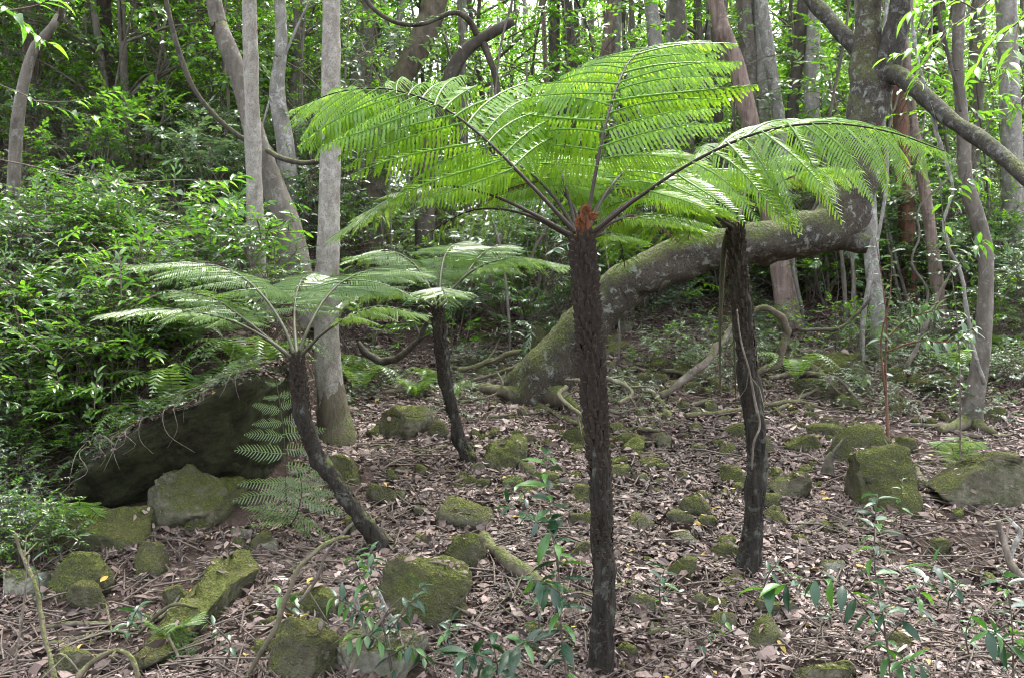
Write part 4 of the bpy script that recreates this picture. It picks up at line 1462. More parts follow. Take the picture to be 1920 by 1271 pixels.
main, org = tree_fern(
    "tallest tree fern, bright green crown on a thick shaggy dark trunk at centre",
    [(1092, 440, 27, 4.42), (1093, 470, 35, 4.42), (1098, 540, 37, 4.42), (1106, 640, 36, 4.42), (1112, 720, 36, 4.42), (1120, 820, 35, 4.42), (1128, 940, 36, 4.42), (1131, 1060, 39, 4.42), (1130, 1180, 43, 4.42), (1128, 1258, 48, 4.42)],
    [
        # left frond, running left and back, then drooping
        ([(1086, 444, 4.42), (1000, 352, 4.5), (910, 262, 4.62), (826, 200, 4.75), (730, 168, 4.85), (640, 172, 4.92), (548, 205, 4.95)], dict(npair=20, lmax=0.72, roll=0.62, s0=0.24, droop=0.2, pins=PINH, al0=0.25)),
        # centre frond, rising away from the camera and arching over
        ([(1097, 440, 4.42), (1112, 350, 4.5), (1132, 250, 4.62), (1156, 165, 4.8), (1185, 110, 5.05), (1230, 86, 5.3), (1290, 92, 5.5)], dict(npair=18, lmax=0.74, roll=0.0, s0=0.18, droop=0.05, pins=PINH)),
        # right frond, coming slightly forward
        ([(1104, 444, 4.42), (1190, 376, 4.36), (1300, 304, 4.28), (1420, 250, 4.2), (1540, 232, 4.12), (1660, 246, 4.06), (1772, 284, 4.0)], dict(npair=21, lmax=0.58, roll=-0.68, s0=0.2, droop=0.3, pins=PINF, al0=0.45, al1=0.4)),
        # frond between left and centre, farther back
        ([(1084, 440, 4.45), (1040, 372, 4.7), (985, 318, 5.0), (930, 292, 5.3), (860, 296, 5.6)], dict(npair=14, lmax=0.5, s0=0.3, roll=0.2)),
        # back right
        ([(1106, 442, 4.45), (1160, 392, 4.7), (1230, 352, 5.0), (1310, 320, 5.3), (1400, 318, 5.6)], dict(npair=14, lmax=0.5, s0=0.3)),
        # low left
        ([(1078, 446, 4.44), (1000, 402, 4.5), (920, 366, 4.6), (840, 350, 4.7), (750, 366, 4.8), (620, 446, 4.9)], dict(npair=16, lmax=0.36, s0=0.42, roll=0.15, pins=PIN2)),
        ([(1082, 438, 4.46), (1066, 372, 4.7), (1050, 318, 5.05), (1030, 288, 5.4), (1010, 290, 5.8)], dict(npair=14, lmax=0.5, s0=0.3)),
        ([(1108, 444, 4.44), (1150, 416, 4.6), (1200, 402, 4.85), (1240, 412, 5.1), (1270, 450, 5.3)], dict(npair=14, lmax=0.4, s0=0.25)),
        ([(1100, 440, 4.46), (1125, 380, 4.8), (1180, 330, 5.2), (1240, 300, 5.6), (1300, 300, 6.0)], dict(npair=14, lmax=0.5, s0=0.3)),
        ([(1088, 440, 4.46), (1070, 380, 4.75), (1020, 330, 5.15), (960, 312, 5.5), (900, 330, 5.8)], dict(npair=13, lmax=0.5, s0=0.28)),
        ([(1100, 440, 4.46), (1130, 372, 4.8), (1170, 322, 5.2), (1210, 290, 5.6), (1260, 280, 6.0)], dict(npair=13, lmax=0.52, s0=0.28)),
        ([(1106, 446, 4.44), (1130, 440, 4.6), (1150, 440, 4.75), (1165, 460, 4.85), (1172, 505, 4.9)], dict(npair=11, lmax=0.2, s0=0.2)),
        # spent brown frond, low left
        ([(1076, 448, 4.44), (1000, 408, 4.55), (930, 392, 4.65), (870, 400, 4.72), (800, 440, 4.8)], dict(npair=12, lmax=0.16, s0=0.35, pins=PIND, droop=0.9)),
    ], PIN, M_STIPE, 3)
for bx, h, r, ln, dq in ((1086, 0.085, 0.014, -0.12, 4.40), (1092, 0.135, 0.016, -0.02, 4.41), (1101, 0.105, 0.017, 0.06, 4.40)):
    crozier(main, org, U(bx, 452, dq), h, r, ln)

right, org = tree_fern(
    "dark-trunked tree fern right of centre in front of the bent trunk",
    [(1378, 420, 21, 5.2), (1380, 440, 25, 5.2), (1384, 500, 26, 5.2), (1392, 580, 31, 5.2), (1402, 680, 34, 5.2), (1412, 780, 35, 5.2), (1418, 880, 36, 5.2), (1414, 970, 37, 5.2), (1406, 1040, 41, 5.2), (1402, 1074, 48, 5.2)],
    [
        ([(1378, 424, 5.2), (1352, 372, 5.3), (1318, 338, 5.45), (1270, 330, 5.6), (1215, 352, 5.7)], dict(npair=14, lmax=0.38, s0=0.3)),
        ([(1384, 424, 5.2), (1395, 370, 5.35), (1412, 330, 5.5), (1440, 300, 5.75), (1480, 290, 6.0)], dict(npair=14, lmax=0.38, s0=0.3)),
        ([(1388, 426, 5.2), (1420, 380, 5.15), (1460, 345, 5.1), (1520, 320, 5.05), (1600, 320, 5.0)], dict(npair=14, lmax=0.36, s0=0.45)),
        ([(1374, 426, 5.2), (1330, 392, 5.15), (1290, 380, 5.1), (1240, 390, 5.05), (1190, 430, 5.0)], dict(npair=14, lmax=0.32, s0=0.35)),
        ([(1376, 426, 5.2), (1350, 402, 5.1), (1320, 395, 5.0), (1300, 410, 4.95), (1290, 450, 4.9)], dict(npair=13, lmax=0.24, s0=0.3)),
        ([(1376, 428, 5.18), (1330, 400, 5.1), (1290, 384, 5.05), (1240, 376, 5.0), (1190, 386, 5.0)], dict(npair=10, lmax=0.12, s0=0.3, pins=PIND, droop=1.0)),
        ([(1370, 430, 5.3), (1358, 470, 5.4), (1352, 560, 5.42), (1350, 660, 5.42), (1352, 745, 5.42)], dict(npair=12, lmax=0.09, s0=0.1, pins=PIND, droop=2.0, r0=0.02)),
        ([(1374, 430, 5.3), (1370, 480, 5.36), (1374, 580, 5.36), (1378, 680, 5.36), (1380, 760, 5.36)], dict(npair=12, lmax=0.08, s0=0.1, pins=PIND, droop=2.0, r0=0.016)),
    ], PIN, M_STIPE2, 4, shag=0.8, nst=480, top_frac=0.25)

left, org = tree_fern(
    "leaning tree fern at left with flat greyish-green fronds",
    [(556, 664, 21, 5.5), (558, 680, 24, 5.5), (562, 730, 27, 5.5), (570, 790, 29, 5.5), (590, 845, 30, 5.5), (622, 895, 30, 5.5), (658, 945, 30, 5.5), (690, 990, 32, 5.5), (712, 1030, 37, 5.5)],
    [
        ([(548, 672, 5.5), (500, 636, 5.5), (440, 604, 5.5), (370, 586, 5.5), (280, 578, 5.5), (180, 592, 5.5)], dict(npair=19, lmax=0.3, s0=0.35)),
        ([(552, 666, 5.5), (530, 610, 5.6), (490, 552, 5.8), (440, 512, 6.0), (370, 494, 6.2), (240, 498, 6.4)], dict(npair=17, lmax=0.46, s0=0.32)),
        ([(560, 664, 5.5), (580, 612, 5.6), (610, 560, 5.8), (650, 524, 6.0), (710, 505, 6.2), (800, 512, 6.4)], dict(npair=17, lmax=0.46, s0=0.32)),
        ([(564, 668, 5.5), (600, 630, 5.45), (650, 596, 5.4), (710, 575, 5.35), (800, 590, 5.3)], dict(npair=17, lmax=0.3, s0=0.35)),
        ([(556, 664, 5.5), (552, 600, 5.8), (556, 550, 6.2), (570, 520, 6.6), (590, 510, 7.0)], dict(npair=15, lmax=0.42, s0=0.3)),
        ([(550, 670, 5.5), (510, 640, 5.6), (460, 600, 5.75), (400, 560, 5.9), (330, 545, 6.0)], dict(npair=15, lmax=0.32, s0=0.4)),
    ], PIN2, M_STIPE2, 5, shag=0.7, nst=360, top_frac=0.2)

back, org = tree_fern(
    "slender tree fern standing farther back, left of the tallest fern",
    [(822, 574, 17, 6.75), (822, 590, 22, 6.75), (826, 640, 22, 6.75), (834, 700, 23, 6.75), (848, 770, 23, 6.75), (864, 830, 23, 6.75), (880, 868, 28, 6.75)],
    [
        ([(820, 578, 6.75), (800, 530, 6.85), (770, 490, 7.0), (720, 470, 7.1), (650, 490, 7.2)], dict(npair=15, lmax=0.45, s0=0.25)),
        ([(824, 576, 6.75), (826, 520, 6.95), (834, 480, 7.2), (850, 460, 7.5), (880, 452, 7.8)], dict(npair=15, lmax=0.48, s0=0.25)),
        ([(826, 578, 6.75), (860, 530, 6.8), (910, 496, 6.85), (980, 484, 6.9), (1070, 500, 6.95)], dict(npair=16, lmax=0.4, s0=0.35)),
        ([(818, 580, 6.75), (780, 556, 6.65), (730, 542, 6.55), (680, 545, 6.45), (620, 580, 6.4)], dict(npair=15, lmax=0.4, s0=0.25)),
        ([(822, 578, 6.7), (822, 552, 6.5), (826, 540, 6.3), (832, 545, 6.1), (840, 570, 5.95)], dict(npair=12, lmax=0.25, s0=0.2)),
        ([(826, 578, 6.75), (870, 520, 7.0), (900, 480, 7.3), (930, 462, 7.5), (960, 460, 7.7)], dict(npair=14, lmax=0.4, s0=0.3)),
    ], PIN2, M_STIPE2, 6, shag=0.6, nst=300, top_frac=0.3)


# ------------------------------------------------------------------ ground ferns
def ground_fern(label, base, fronds, pins, lmax, npair=16, s0=0.1, stipe=M_STIPE2, droop=0.1, up=(0, 0, 1), roll=0.0):
    b0 = U(*base)
    b0[2] = surf(b0[0], b0[1])[0] if base[2] > 4.2 else b0[2]
    t = thing("ground_fern", label, "fern", tuple(b0))
    for k, f in enumerate(fronds):
        path = np.vstack([b0, pp(*f)])
        frond(t, b0, path, pins, npair, lmax, s0, stipe, 0.005, roll, droop, None, k + len(label), up=up)
    return t


ground_fern("pale green ladder-like fern beside the leaning fern trunk", (540, 1000, 5.85),
            [[(536, 910, 5.72), (532, 810, 5.68), (518, 712, 5.72)], [(556, 965, 5.66), (566, 920, 5.62), (560, 880, 5.62)]],
            PINB, 0.33, 10, 0.12, up=(0.15, 1, 0.45), droop=0.4)
ground_fern("small dark fern tuft beside the long slab at lower left", (330, 1230, 4.5), [[(310, 1180, 4.45), (280, 1165, 4.4)], [(340, 1170, 4.45), (370, 1150, 4.4)], [(310, 1210, 4.4), (290, 1250, 4.35)], [(345, 1215, 4.4), (365, 1240, 4.35)]], PIN2, 0.09, 14, 0.1)
ground_fern("small bluish fern below the right fern near the bottom", (1478, 1232, 4.6), [[(1460, 1210, 4.55), (1445, 1215, 4.5)], [(1490, 1205, 4.55), (1515, 1195, 4.5)], [(1500, 1225, 4.5), (1525, 1240, 4.4)], [(1465, 1235, 4.5), (1455, 1250, 4.45)]], PIN2, 0.08, 12, 0.1)
ground_fern("low fern frond beside the flared trunk at right", (1800, 850, 6.8), [[(1820, 832, 6.7), (1840, 838, 6.6)], [(1780, 830, 6.7), (1752, 836, 6.6)], [(1800, 825, 6.6), (1790, 822, 6.4)]], PIN2, 0.14, 14, 0.1)
ground_fern("little fern growing at the foot of the dark overhang", (150, 975, 5.6), [[(140, 955, 5.55), (125, 960, 5.5)], [(165, 950, 5.55), (185, 965, 5.5)], [(150, 945, 5.6), (148, 940, 5.55)]], PIN, 0.09, 12, 0.1)


# ------------------------------------------------------------------ saplings with leaves one can pick apart
_LM = {}


def leaf_meshes(kind, mat):
    key = (kind, mat.name)
    if key not in _LM:
        out = []
        for q in range(3):
            tp = leaf_tpl({'broad': 0.36, 'narrow': 0.24, 'long': 0.33}[kind], 0.14 + 0.05 * q, 0.12 + 0.14 * q, 6, 0.9)
            b = MB()
            b.add(tp[0], tp[1], 0.3 + 0.2 * q)
            out.append(b.mesh("leaf", mat))
        _LM[key] = out
    return _LM[key]


def leafy(name, label, cat, stems, leaf_len, n, kind='long', mat=M_LEAFGLOSS, stem_mat=M_TWIG, seed=0, start=0.25, flat=0.7, r0=0.006, planar=False, root=True):
    """stems: list of pixel paths (px,py,d); leaves are separate children"""
    rgf = random.Random(seed)
    org = U(*stems[0][0])
    if root:
        org[2] = float(ground(org[0], org[1]))
    t = thing(name, label, cat, tuple(org))
    lm = leaf_meshes(kind, mat)
    for k, s in enumerate(stems):
        W = pp(*s)
        if k == 0 and root:
            W = np.vstack([[org[0], org[1], org[2] - 0.05], W])
        P = spline(W, 24) - org
        b = MB()
        b.tube(P, np.linspace(r0 if k == 0 else r0 * 0.6, 0.0018, 24), 6)
        ob("stem", b.mesh("stem", stem_mat), t)
        nl = int(1.35 * (n if np.isscalar(n) else n[min(k, len(n) - 1)]))
        for q in range(nl):
            u = start + (1 - start) * ((q + 0.5) / nl) ** 0.85
            i = u * 23
            i0 = int(min(22, i))
            p = P[i0] + (P[i0 + 1] - P[i0]) * (i - i0)
            T = nrm(P[i0 + 1] - P[i0])
            if planar:
                S = nrm(np.cross(T, [0, 0, 1])) * (1 if q % 2 else -1)
                X = nrm(S + T * 0.7 + np.array([rgf.gauss(0, 0.2), rgf.gauss(0, 0.2), -0.05 + rgf.gauss(0, 0.12)]))
            else:
                a = q * 2.4 + rgf.uniform(-0.4, 0.4)
                e1 = nrm(np.cross(T, [0.3, 0.9, 0.1]))
                e2 = np.cross(T, e1)
                X = nrm(e1 * math.cos(a) + e2 * math.sin(a) + T * (0.15 + 0.6 * u) + np.array([0, 0, -flat * rgf.uniform(0.2, 1.2)]))
            Zv = nrm(np.array([rgf.gauss(0, 0.3), rgf.gauss(0, 0.3), 1]))
            Zv = nrm(Zv - X * X.dot(Zv))
            Yv = np.cross(Zv, X)
            L = leaf_len * rgf.uniform(0.5, 1.08)
            ob("leaf", rgf.choice(lm), t, mat4(X * L, Yv * L, Zv * L, p))
    return t


leafy("sapling", "glossy dark-leaved sapling standing just left of the tall centre fern", "sapling",
      [[(1062, 1262, 4.1), (1052, 1180, 4.1), (1048, 1080, 4.1), (1036, 1000, 4.12), (1030, 930, 4.14), (1020, 850, 4.16)],
       [(1048, 1070, 4.1), (1040, 1010, 4.05), (1010, 980, 4.0), (945, 938, 3.95)],
       [(1050, 1110, 4.1), (1020, 1090, 4.0), (990, 1085, 3.95)]], 0.135, [34, 10, 8], 'long', seed=1, start=0.15)
leafy("sapling", "low glossy sapling with long leaves at the bottom left of the centre fern", "sapling",
      [[(935, 1275, 3.9), (930, 1235, 3.9), (925, 1205, 3.9)], [(932, 1240, 3.9), (965, 1215, 3.85), (990, 1200, 3.8)], [(930, 1240, 3.9), (890, 1225, 3.85), (860, 1225, 3.8)]], 0.14, [12, 9, 9], 'long', seed=2, start=0.2)
leafy("sapling", "bushy sapling with small holly-like leaves below the leaning fern", "sapling",
      [[(735, 1270, 4.2), (720, 1180, 4.2), (690, 1100, 4.2), (660, 1040, 4.2)], [(725, 1190, 4.2), (770, 1130, 4.15), (800, 1090, 4.1)], [(715, 1170, 4.2), (665, 1140, 4.15), (625, 1115, 4.1)],
       [(730, 1230, 4.2), (770, 1210, 4.1), (800, 1240, 4.05)], [(725, 1210, 4.2), (690, 1190, 4.1), (650, 1200, 4.05)], [(680, 1080, 4.2), (700, 1050, 4.15), (690, 1020, 4.1)]], 0.085, [20, 13, 13, 10, 10, 8], 'broad', seed=3, start=0.15)
leafy("sapling", "tall glossy-leaved sapling in the lower right corner area", "sapling",
      [[(1670, 1268, 4.15), (1662, 1200, 4.15), (1650, 1120, 4.15), (1640, 1060, 4.15), (1640, 990, 4.15), (1645, 925, 4.15)], [(1662, 1200, 4.15), (1700, 1150, 4.1), (1740, 1080, 4.05), (1755, 1050, 4.0)],
       [(1660, 1190, 4.15), (1620, 1140, 4.1), (1570, 1090, 4.05), (1500, 1090, 4.0), (1430, 1105, 3.95)], [(1668, 1240, 4.15), (1700, 1240, 4.05), (1730, 1250, 4.0)]], 0.12, [30, 12, 16, 8], 'long', seed=4, start=0.15)
leafy("sapling", "glossy sapling cut by the bottom right edge of the photo", "sapling",
      [[(1900, 1268, 4.0), (1898, 1180, 4.0), (1892, 1120, 4.0), (1880, 1070, 4.0)], [(1900, 1220, 4.0), (1870, 1190, 3.95), (1850, 1180, 3.9)], [(1900, 1240, 4.0), (1930, 1200, 3.95), (1950, 1180, 3.9)]], 0.12, [22, 10, 8], 'long', seed=5, start=0.1)
rs = random.Random(71)
for k, (px, py) in enumerate([(560, 1180), (840, 1215), (1010, 1200), (1240, 1150), (1330, 1240), (1430, 1110), (1560, 1180), (1780, 1150), (1820, 1240), (250, 1215), (420, 1250), (1690, 990), (60, 1150), (980, 960)]):
    d = Gd(px, py)
    h = rs.uniform(50, 110)
    leafy("seedling", "small glossy seedling rising from the litter in the %s foreground" % ("left" if px < 700 else "centre" if px < 1280 else "right"), "seedling",
          [[(px, py, d), (px + rs.uniform(-15, 15), py - h * 0.5, d - 0.05), (px + rs.uniform(-40, 40), py - h, d - 0.1)]], rs.uniform(0.06, 0.1), rs.randint(5, 9), rs.choice(['long', 'broad']), M_LEAFGLOSS, M_TWIG, 200 + k, 0.35)["group"] = "foreground seedlings"
# overhanging branches
leafy("branch", "bright-leaved branch sweeping in from the left edge at mid height", "branch",
      [[(-300, 250, 4.6), (0, 300, 4.6), (120, 326, 4.6), (250, 348, 4.6), (370, 366, 4.6), (470, 385, 4.6)], [(240, 346, 4.6), (330, 338, 4.55), (420, 340, 4.5), (455, 328, 4.45)], [(330, 360, 4.6), (400, 385, 4.5), (450, 395, 4.45)]],
      0.085, [22, 12, 9], 'broad', M_LEAF, M_STICK, 6, 0.55, planar=True, root=False)
leafy("branch", "leafy branch crossing above the sweeping one at left", "branch",
      [[(-300, 60, 5.0), (0, 160, 5.0), (80, 195, 5.0), (160, 215, 5.0), (230, 222, 5.0), (280, 205, 5.0)], [(60, 190, 5.0), (140, 190, 4.95), (220, 170, 4.9)]], 0.085, [20, 11], 'broad', M_LEAF, M_TWIG, 7, 0.45, planar=True, root=False)
leafy("branch", "large-leaved dark branch hanging in the top left corner", "branch",
      [[(-250, -60, 3.9), (0, 10, 3.9), (40, 40, 3.9), (70, 70, 3.9), (100, 85, 3.9)], [(20, 20, 3.9), (70, 10, 3.85), (110, -10, 3.8)]], 0.1, [14, 8], 'broad', M_LEAF, M_TWIG, 8, 0.5, planar=True, root=False)
leafy("branch", "lance-leaved branch hanging in at the upper right", "branch",
      [[(1990, -160, 4.2), (1900, -40, 4.2), (1830, 20, 4.2), (1770, 60, 4.2), (1720, 90, 4.2), (1660, 110, 4.2)], [(1830, 20, 4.2), (1790, 0, 4.1), (1730, 10, 4.1), (1700, 30, 4.1)], [(1780, 56, 4.2), (1740, 110, 4.15), (1720, 160, 4.1)]],
      0.095, [30, 14, 12], 'narrow', M_LEAFBRIGHT, M_TWIG, 9, 0.2, planar=True, root=False)
leafy("branch", "bright long-leaved twig at the right edge near the top", "branch",
      [[(2080, -100, 3.8), (1960, 0, 3.8), (1900, 50, 3.8), (1860, 80, 3.8), (1830, 130, 3.8)], [(1910, 45, 3.8), (1900, 90, 3.75), (1880, 150, 3.7)]], 0.1, [16, 9], 'narrow', M_LEAFBRIGHT, M_TWIG, 10, 0.3, planar=True, root=False)
leafy("sapling", "thin-stemmed sapling with scattered leaves right of the bent trunk's limb", "sapling",
      [[(1800, 700, 6.4), (1790, 560, 6.4), (1770, 420, 6.4), (1760, 330, 6.4), (1740, 240, 6.4)], [(1780, 520, 6.4), (1820, 470, 6.3), (1850, 450, 6.2)], [(1770, 420, 6.4), (1800, 350, 6.3), (1850, 330, 6.2)]], 0.11, [26, 14, 14], 'long', M_LEAF, M_STICK, 11, 0.25)
leafy("sapling", "young leafy sapling with twin dark brown stems at right", "sapling",
      [[(1664, 800, 6.9), (1660, 700, 6.9), (1662, 600, 6.9), (1650, 500, 6.9), (1640, 440, 6.9)], [(1660, 740, 6.9), (1652, 640, 6.85), (1668, 560, 6.85), (1672, 470, 6.85)], [(1660, 640, 6.9), (1700, 600, 6.8), (1760, 580, 6.7)], [(1660, 660, 6.9), (1720, 640, 6.8), (1790, 640, 6.7), (1830, 610, 6.6)]],
      0.11, [18, 14, 22, 26], 'long', M_LEAFDARK, M_REDBARK, 12, 0.35, r0=0.014)

# ------------------------------------------------------------------ roots, logs, sticks, vines
def stick(label, pts, mat=M_STICK, name="fallen_branch", cat="branch", group=None, m=44, n=10, wob=0.3, snap=None):
    P = px_path(pts)
    P[:, 3] *= 0.8
    if snap is not None:
        for r in P:
            r[2] = surf(r[0], r[1])[0] + r[3] * snap
    org = P[0, :3].copy()
    b = MB()
    Q = spline(P, m)
    sd_ = len(label) + int(P[0, 0] * 100)
    jit = np.stack([fbm(Q[:, :3] * 1.0, 5.0, sd_ + q, 3) for q in range(3)], 1)
    Q[:, :3] += jit * (Q[:, 3:4] * 0.9 + 0.004) * np.sin(np.linspace(0.15, 3.0, m))[:, None]
    Q[:, 3] *= 1 + 0.18 * fbm(Q[:, :3], 14.0, sd_, 2)
    b.tube(Q[:, :3] - org, np.maximum(Q[:, 3], 0.0015), n, wob=wob, wsc=9, seed=len(label))
    rf = np.random.default_rng(abs(sd_))
    for q in range(rf.integers(1, 4)):
        i0 = int(rf.uniform(0.3, 0.9) * (m - 2))
        t_ = nrm(Q[i0 + 1, :3] - Q[i0, :3])
        dr = nrm(t_ * 0.8 + rf.normal(0, 0.6, 3) * [1, 1, 0.5])
        L_ = rf.uniform(0.08, 0.3)
        e = np.array([Q[i0, :3], Q[i0, :3] + dr * L_ * 0.5 + rf.normal(0, 0.02, 3), Q[i0, :3] + dr * L_ + rf.normal(0, 0.03, 3)]) - org
        b.tube(e, [Q[i0, 3] * 0.5, Q[i0, 3] * 0.35, 0.0015], 5, cap=False)
    return thing(name, label, cat, tuple(org), 0, group, 1.0, b.mesh(name, mat))


def gp(*pts):
    """pixel + width -> row with the ground's distance there"""
    return [(p[0], p[1], p[2], Gd(p[0], p[1])) for p in pts]


stick("thick mossy log running down to the foot of the centre fern", gp((905, 1015, 30), (950, 1060, 32), (1000, 1098, 30), (1060, 1112, 26), (1120, 1118, 22), (1210, 1090, 12)), M_MOSSBARK, "mossy_log", "log", m=40, n=12, wob=0.3, snap=0.6)
stick("pale fallen limb rising to the right behind the right fern", [(1238, 742, 14, 7.6), (1268, 724, 18, 7.6), (1310, 692, 18, 7.6), (1345, 655, 16, 7.7), (1372, 618, 14, 7.8), (1400, 580, 10, 7.9)], M_STICK)
stick("mossy looping vine arching behind the right fern trunk", [(1395, 720, 14, 8.3), (1430, 692, 17, 8.3), (1456, 684, 18, 8.3), (1470, 650, 18, 8.3), (1472, 618, 17, 8.3), (1454, 590, 15, 8.3), (1428, 580, 14, 8.3), (1402, 596, 12, 8.3), (1386, 640, 10, 8.3)], M_MOSSBARK, "vine", "vine")
stick("mossy root humping over the litter behind the right fern", gp((1430, 700, 14), (1480, 690, 18), (1520, 706, 18), (1550, 730, 14)), M_MOSSBARK, "root", "root", snap=1.2)
stick("long thin pole lying across the slope behind the right fern", gp((1285, 792, 14), (1340, 784, 13), (1400, 776, 12), (1470, 768, 10), (1545, 772, 6)), M_MOSSBARK, snap=2.0)
stick("green mossy root between the two tall ferns near the leaning trunk", gp((1222, 742, 14), (1240, 762, 16), (1256, 786, 16), (1270, 806, 12)), M_MOSSBARK, "root", "root", snap=1.0)
stick("arched grey root beside the leaning trunk's base", [(1060, 712, 9, 7.6), (1076, 712, 10, 7.4), (1100, 716, 11, 7.3), (1140, 712, 11, 7.2), (1170, 722, 10, 7.1), (1186, 738, 8, 7.0), (1160, 756, 10, 6.9)], M_STICK, "root", "root")
stick("bent grey root left of the tall centre fern", [(1062, 726, 9, 7.3), (1046, 742, 10, 7.2), (1062, 762, 11, 7.0), (1090, 778, 10, 6.8), (1130, 790, 9, 6.7)], M_STICK, "root", "root")
stick("mossy root below the bent grey root left of the centre fern", gp((1082, 782, 12), (1096, 800, 14), (1130, 812, 12), (1190, 812, 12), (1236, 826, 10)), M_MOSSBARK, "root", "root", snap=1.2)
stick("thin curved branch lying left of the leaning trunk's base", [(860, 752, 6, 7.7), (900, 748, 7, 7.5), (932, 738, 7, 7.5), (942, 718, 6, 7.5), (934, 700, 5, 7.6)], M_STICK)
stick("straight stick leaning up to the leaning trunk from the left", [(884, 714, 8, 8.2), (950, 694, 8, 8.1), (1010, 668, 7, 8.0), (1050, 648, 6, 7.9)], M_STICK)
stick("mossy fallen pole left of the leaning trunk", [(860, 694, 14, 8.6), (900, 684, 14, 8.6), (940, 668, 13, 8.6), (975, 658, 10, 8.6)], M_MOSSBARK)
stick("curved dark mossy branch hanging behind the slender back fern", [(672, 640, 14, 8.2), (690, 664, 18, 8.2), (720, 676, 18, 8.2), (756, 668, 16, 8.1), (780, 644, 14, 8.0), (796, 612, 12, 7.9), (806, 590, 10, 7.8)], M_DARKBARK)
stick("pale lichen branch arching beside the holly-like sapling", [(655, 1005, 7, 4.4), (630, 1010, 10, 4.35), (590, 1035, 11, 4.3), (555, 1075, 12, 4.25), (530, 1130, 12, 4.25), (508, 1190, 12, 4.2), (470, 1255, 11, 4.2), (450, 1290, 10, 4.2)], M_MOSSBARK)
stick("second thin branch inside the arch left of the holly-like sapling", [(630, 1015, 6, 4.4), (612, 1040, 8, 4.4), (598, 1075, 8, 4.4), (575, 1110, 8, 4.4), (560, 1130, 7, 4.4)], M_STICK)
stick("white peeling stick standing left in the holly-like sapling", [(662, 1105, 9, 4.25), (672, 1140, 10, 4.25), (686, 1170, 10, 4.25), (694, 1195, 9, 4.25)], M_SPOT)
stick("pale stick standing inside the holly-like sapling", [(705, 1100, 9, 4.3), (724, 1140, 10, 4.3), (742, 1175, 10, 4.3), (752, 1200, 9, 4.3)], M_SPOT)
stick("grey stick rising from the bottom edge through the holly-like sapling", [(650, 1290, 11, 4.1), (660, 1240, 10, 4.1), (685, 1200, 9, 4.15), (715, 1160, 8, 4.2), (740, 1140, 7, 4.2)], M_STICK)
stick("slanting mossy branch at the far lower left", [(106, 1285, 12, 4.2), (96, 1230, 11, 4.25), (78, 1150, 11, 4.35), (58, 1090, 10, 4.4), (40, 1040, 9, 4.5), (28, 1000, 7, 4.5)], M_MOSSBARK)
stick("thin straight stem beside the slanting mossy branch at lower left", [(26, 1255, 6, 4.3), (36, 1180, 6, 4.35), (46, 1110, 5, 4.4), (54, 1040, 4, 4.45)], M_STICK)
stick("low arching vine at the bottom left edge", [(140, 1280, 11, 4.2), (170, 1245, 12, 4.25), (205, 1224, 12, 4.25), (238, 1228, 12, 4.25), (254, 1250, 11, 4.22), (258, 1285, 10, 4.2)], M_MOSSBARK, "vine", "vine")
stick("long dead stick lying in litter at lower left", gp((60, 1188, 10), (140, 1180, 11), (200, 1176, 10), (260, 1160, 8)), M_STICK, snap=1.5)
stick("longer dead branch lying below the first stick at lower left", gp((40, 1215, 9), (150, 1204, 11), (240, 1186, 11), (310, 1160, 8), (345, 1138, 6)), M_STICK, snap=1.5)
stick("dead stick leaning past the long slab at lower left", [(316, 1195, 7, 4.4), (330, 1225, 8, 4.35), (350, 1262, 8, 4.3)], M_STICK)
stick("thick dead branch at the bottom left corner", gp((60, 1268, 18), (80, 1258, 20), (110, 1248, 20)), M_STICK, snap=0.8)
stick("forked dead branch lying left of the arched branch", gp((480, 1140, 8), (510, 1100, 9), (560, 1082, 9), (610, 1060, 7), (650, 1045, 6)), M_STICK, snap=1.5)
stick("short thick root at the leaning fern's foot pointing right", gp((718, 1005, 14), (740, 1024, 12), (765, 1036, 8)), M_STICK, "root", "root", snap=1.0)
stick("pale stick leaning against the leaning fern's foot at left", gp((630, 1022, 8), (665, 1008, 11), (700, 1000, 12)), M_STICK, snap=1.0)
stick("grey forked dead branch at the right edge", [(1958, 1130, 20, 4.9), (1915, 1085, 20, 4.9), (1888, 1040, 16, 4.95), (1876, 1000, 13, 5.0), (1872, 975, 12, 5.0)], M_STICK)
stick("pale twisted branch just behind the grey forked one at the right edge", [(1895, 1050, 8, 5.1), (1902, 1020, 11, 5.1), (1915, 1000, 11, 5.1), (1900, 978, 10, 5.1), (1882, 964, 8, 5.1)], M_SPOT)
stick("long stick lying across the litter at lower right", gp((1700, 1072, 8), (1760, 1076, 10), (1830, 1084, 11), (1900, 1106, 10)), M_STICK, snap=1.5)
stick("lichen-pale stick below the big flat-topped boulder", gp((1645, 1040, 10), (1672, 1062, 9), (1690, 1078, 8)), M_SPOT, snap=1.2)
stick("dead forked branch between the two big boulders at right", gp((1718, 886, 10), (1730, 905, 11), (1745, 925, 10), (1752, 945, 7)), M_STICK, snap=1.0)
stick("sawn dead stump leaning behind the big flat-topped boulder", [(1552, 890, 30, 6.1), (1558, 868, 26, 6.1), (1563, 852, 22, 6.1)], M_DARKBARK)
stick("thin dead vine hanging down the right fern trunk", [(1382, 580, 5, 5.02), (1392, 650, 5, 5.0), (1408, 700, 5, 4.98), (1418, 760, 6, 4.98), (1424, 800, 5, 4.98), (1412, 830, 5, 4.98), (1410, 880, 4, 5.0)], M_STICK, "vine", "vine")
stick("thin stick slanting across soil right of the centre fern", gp((1186, 1090, 4), (1230, 1150, 5), (1290, 1225, 5)), M_STICK, snap=2.0)
stick("long bowed branch across the shrubs right of the right fern", [(1500, 620, 8, 8.9), (1560, 616, 9, 8.9), (1600, 596, 8, 8.9), (1632, 560, 7, 8.9)], M_DARKBARK)
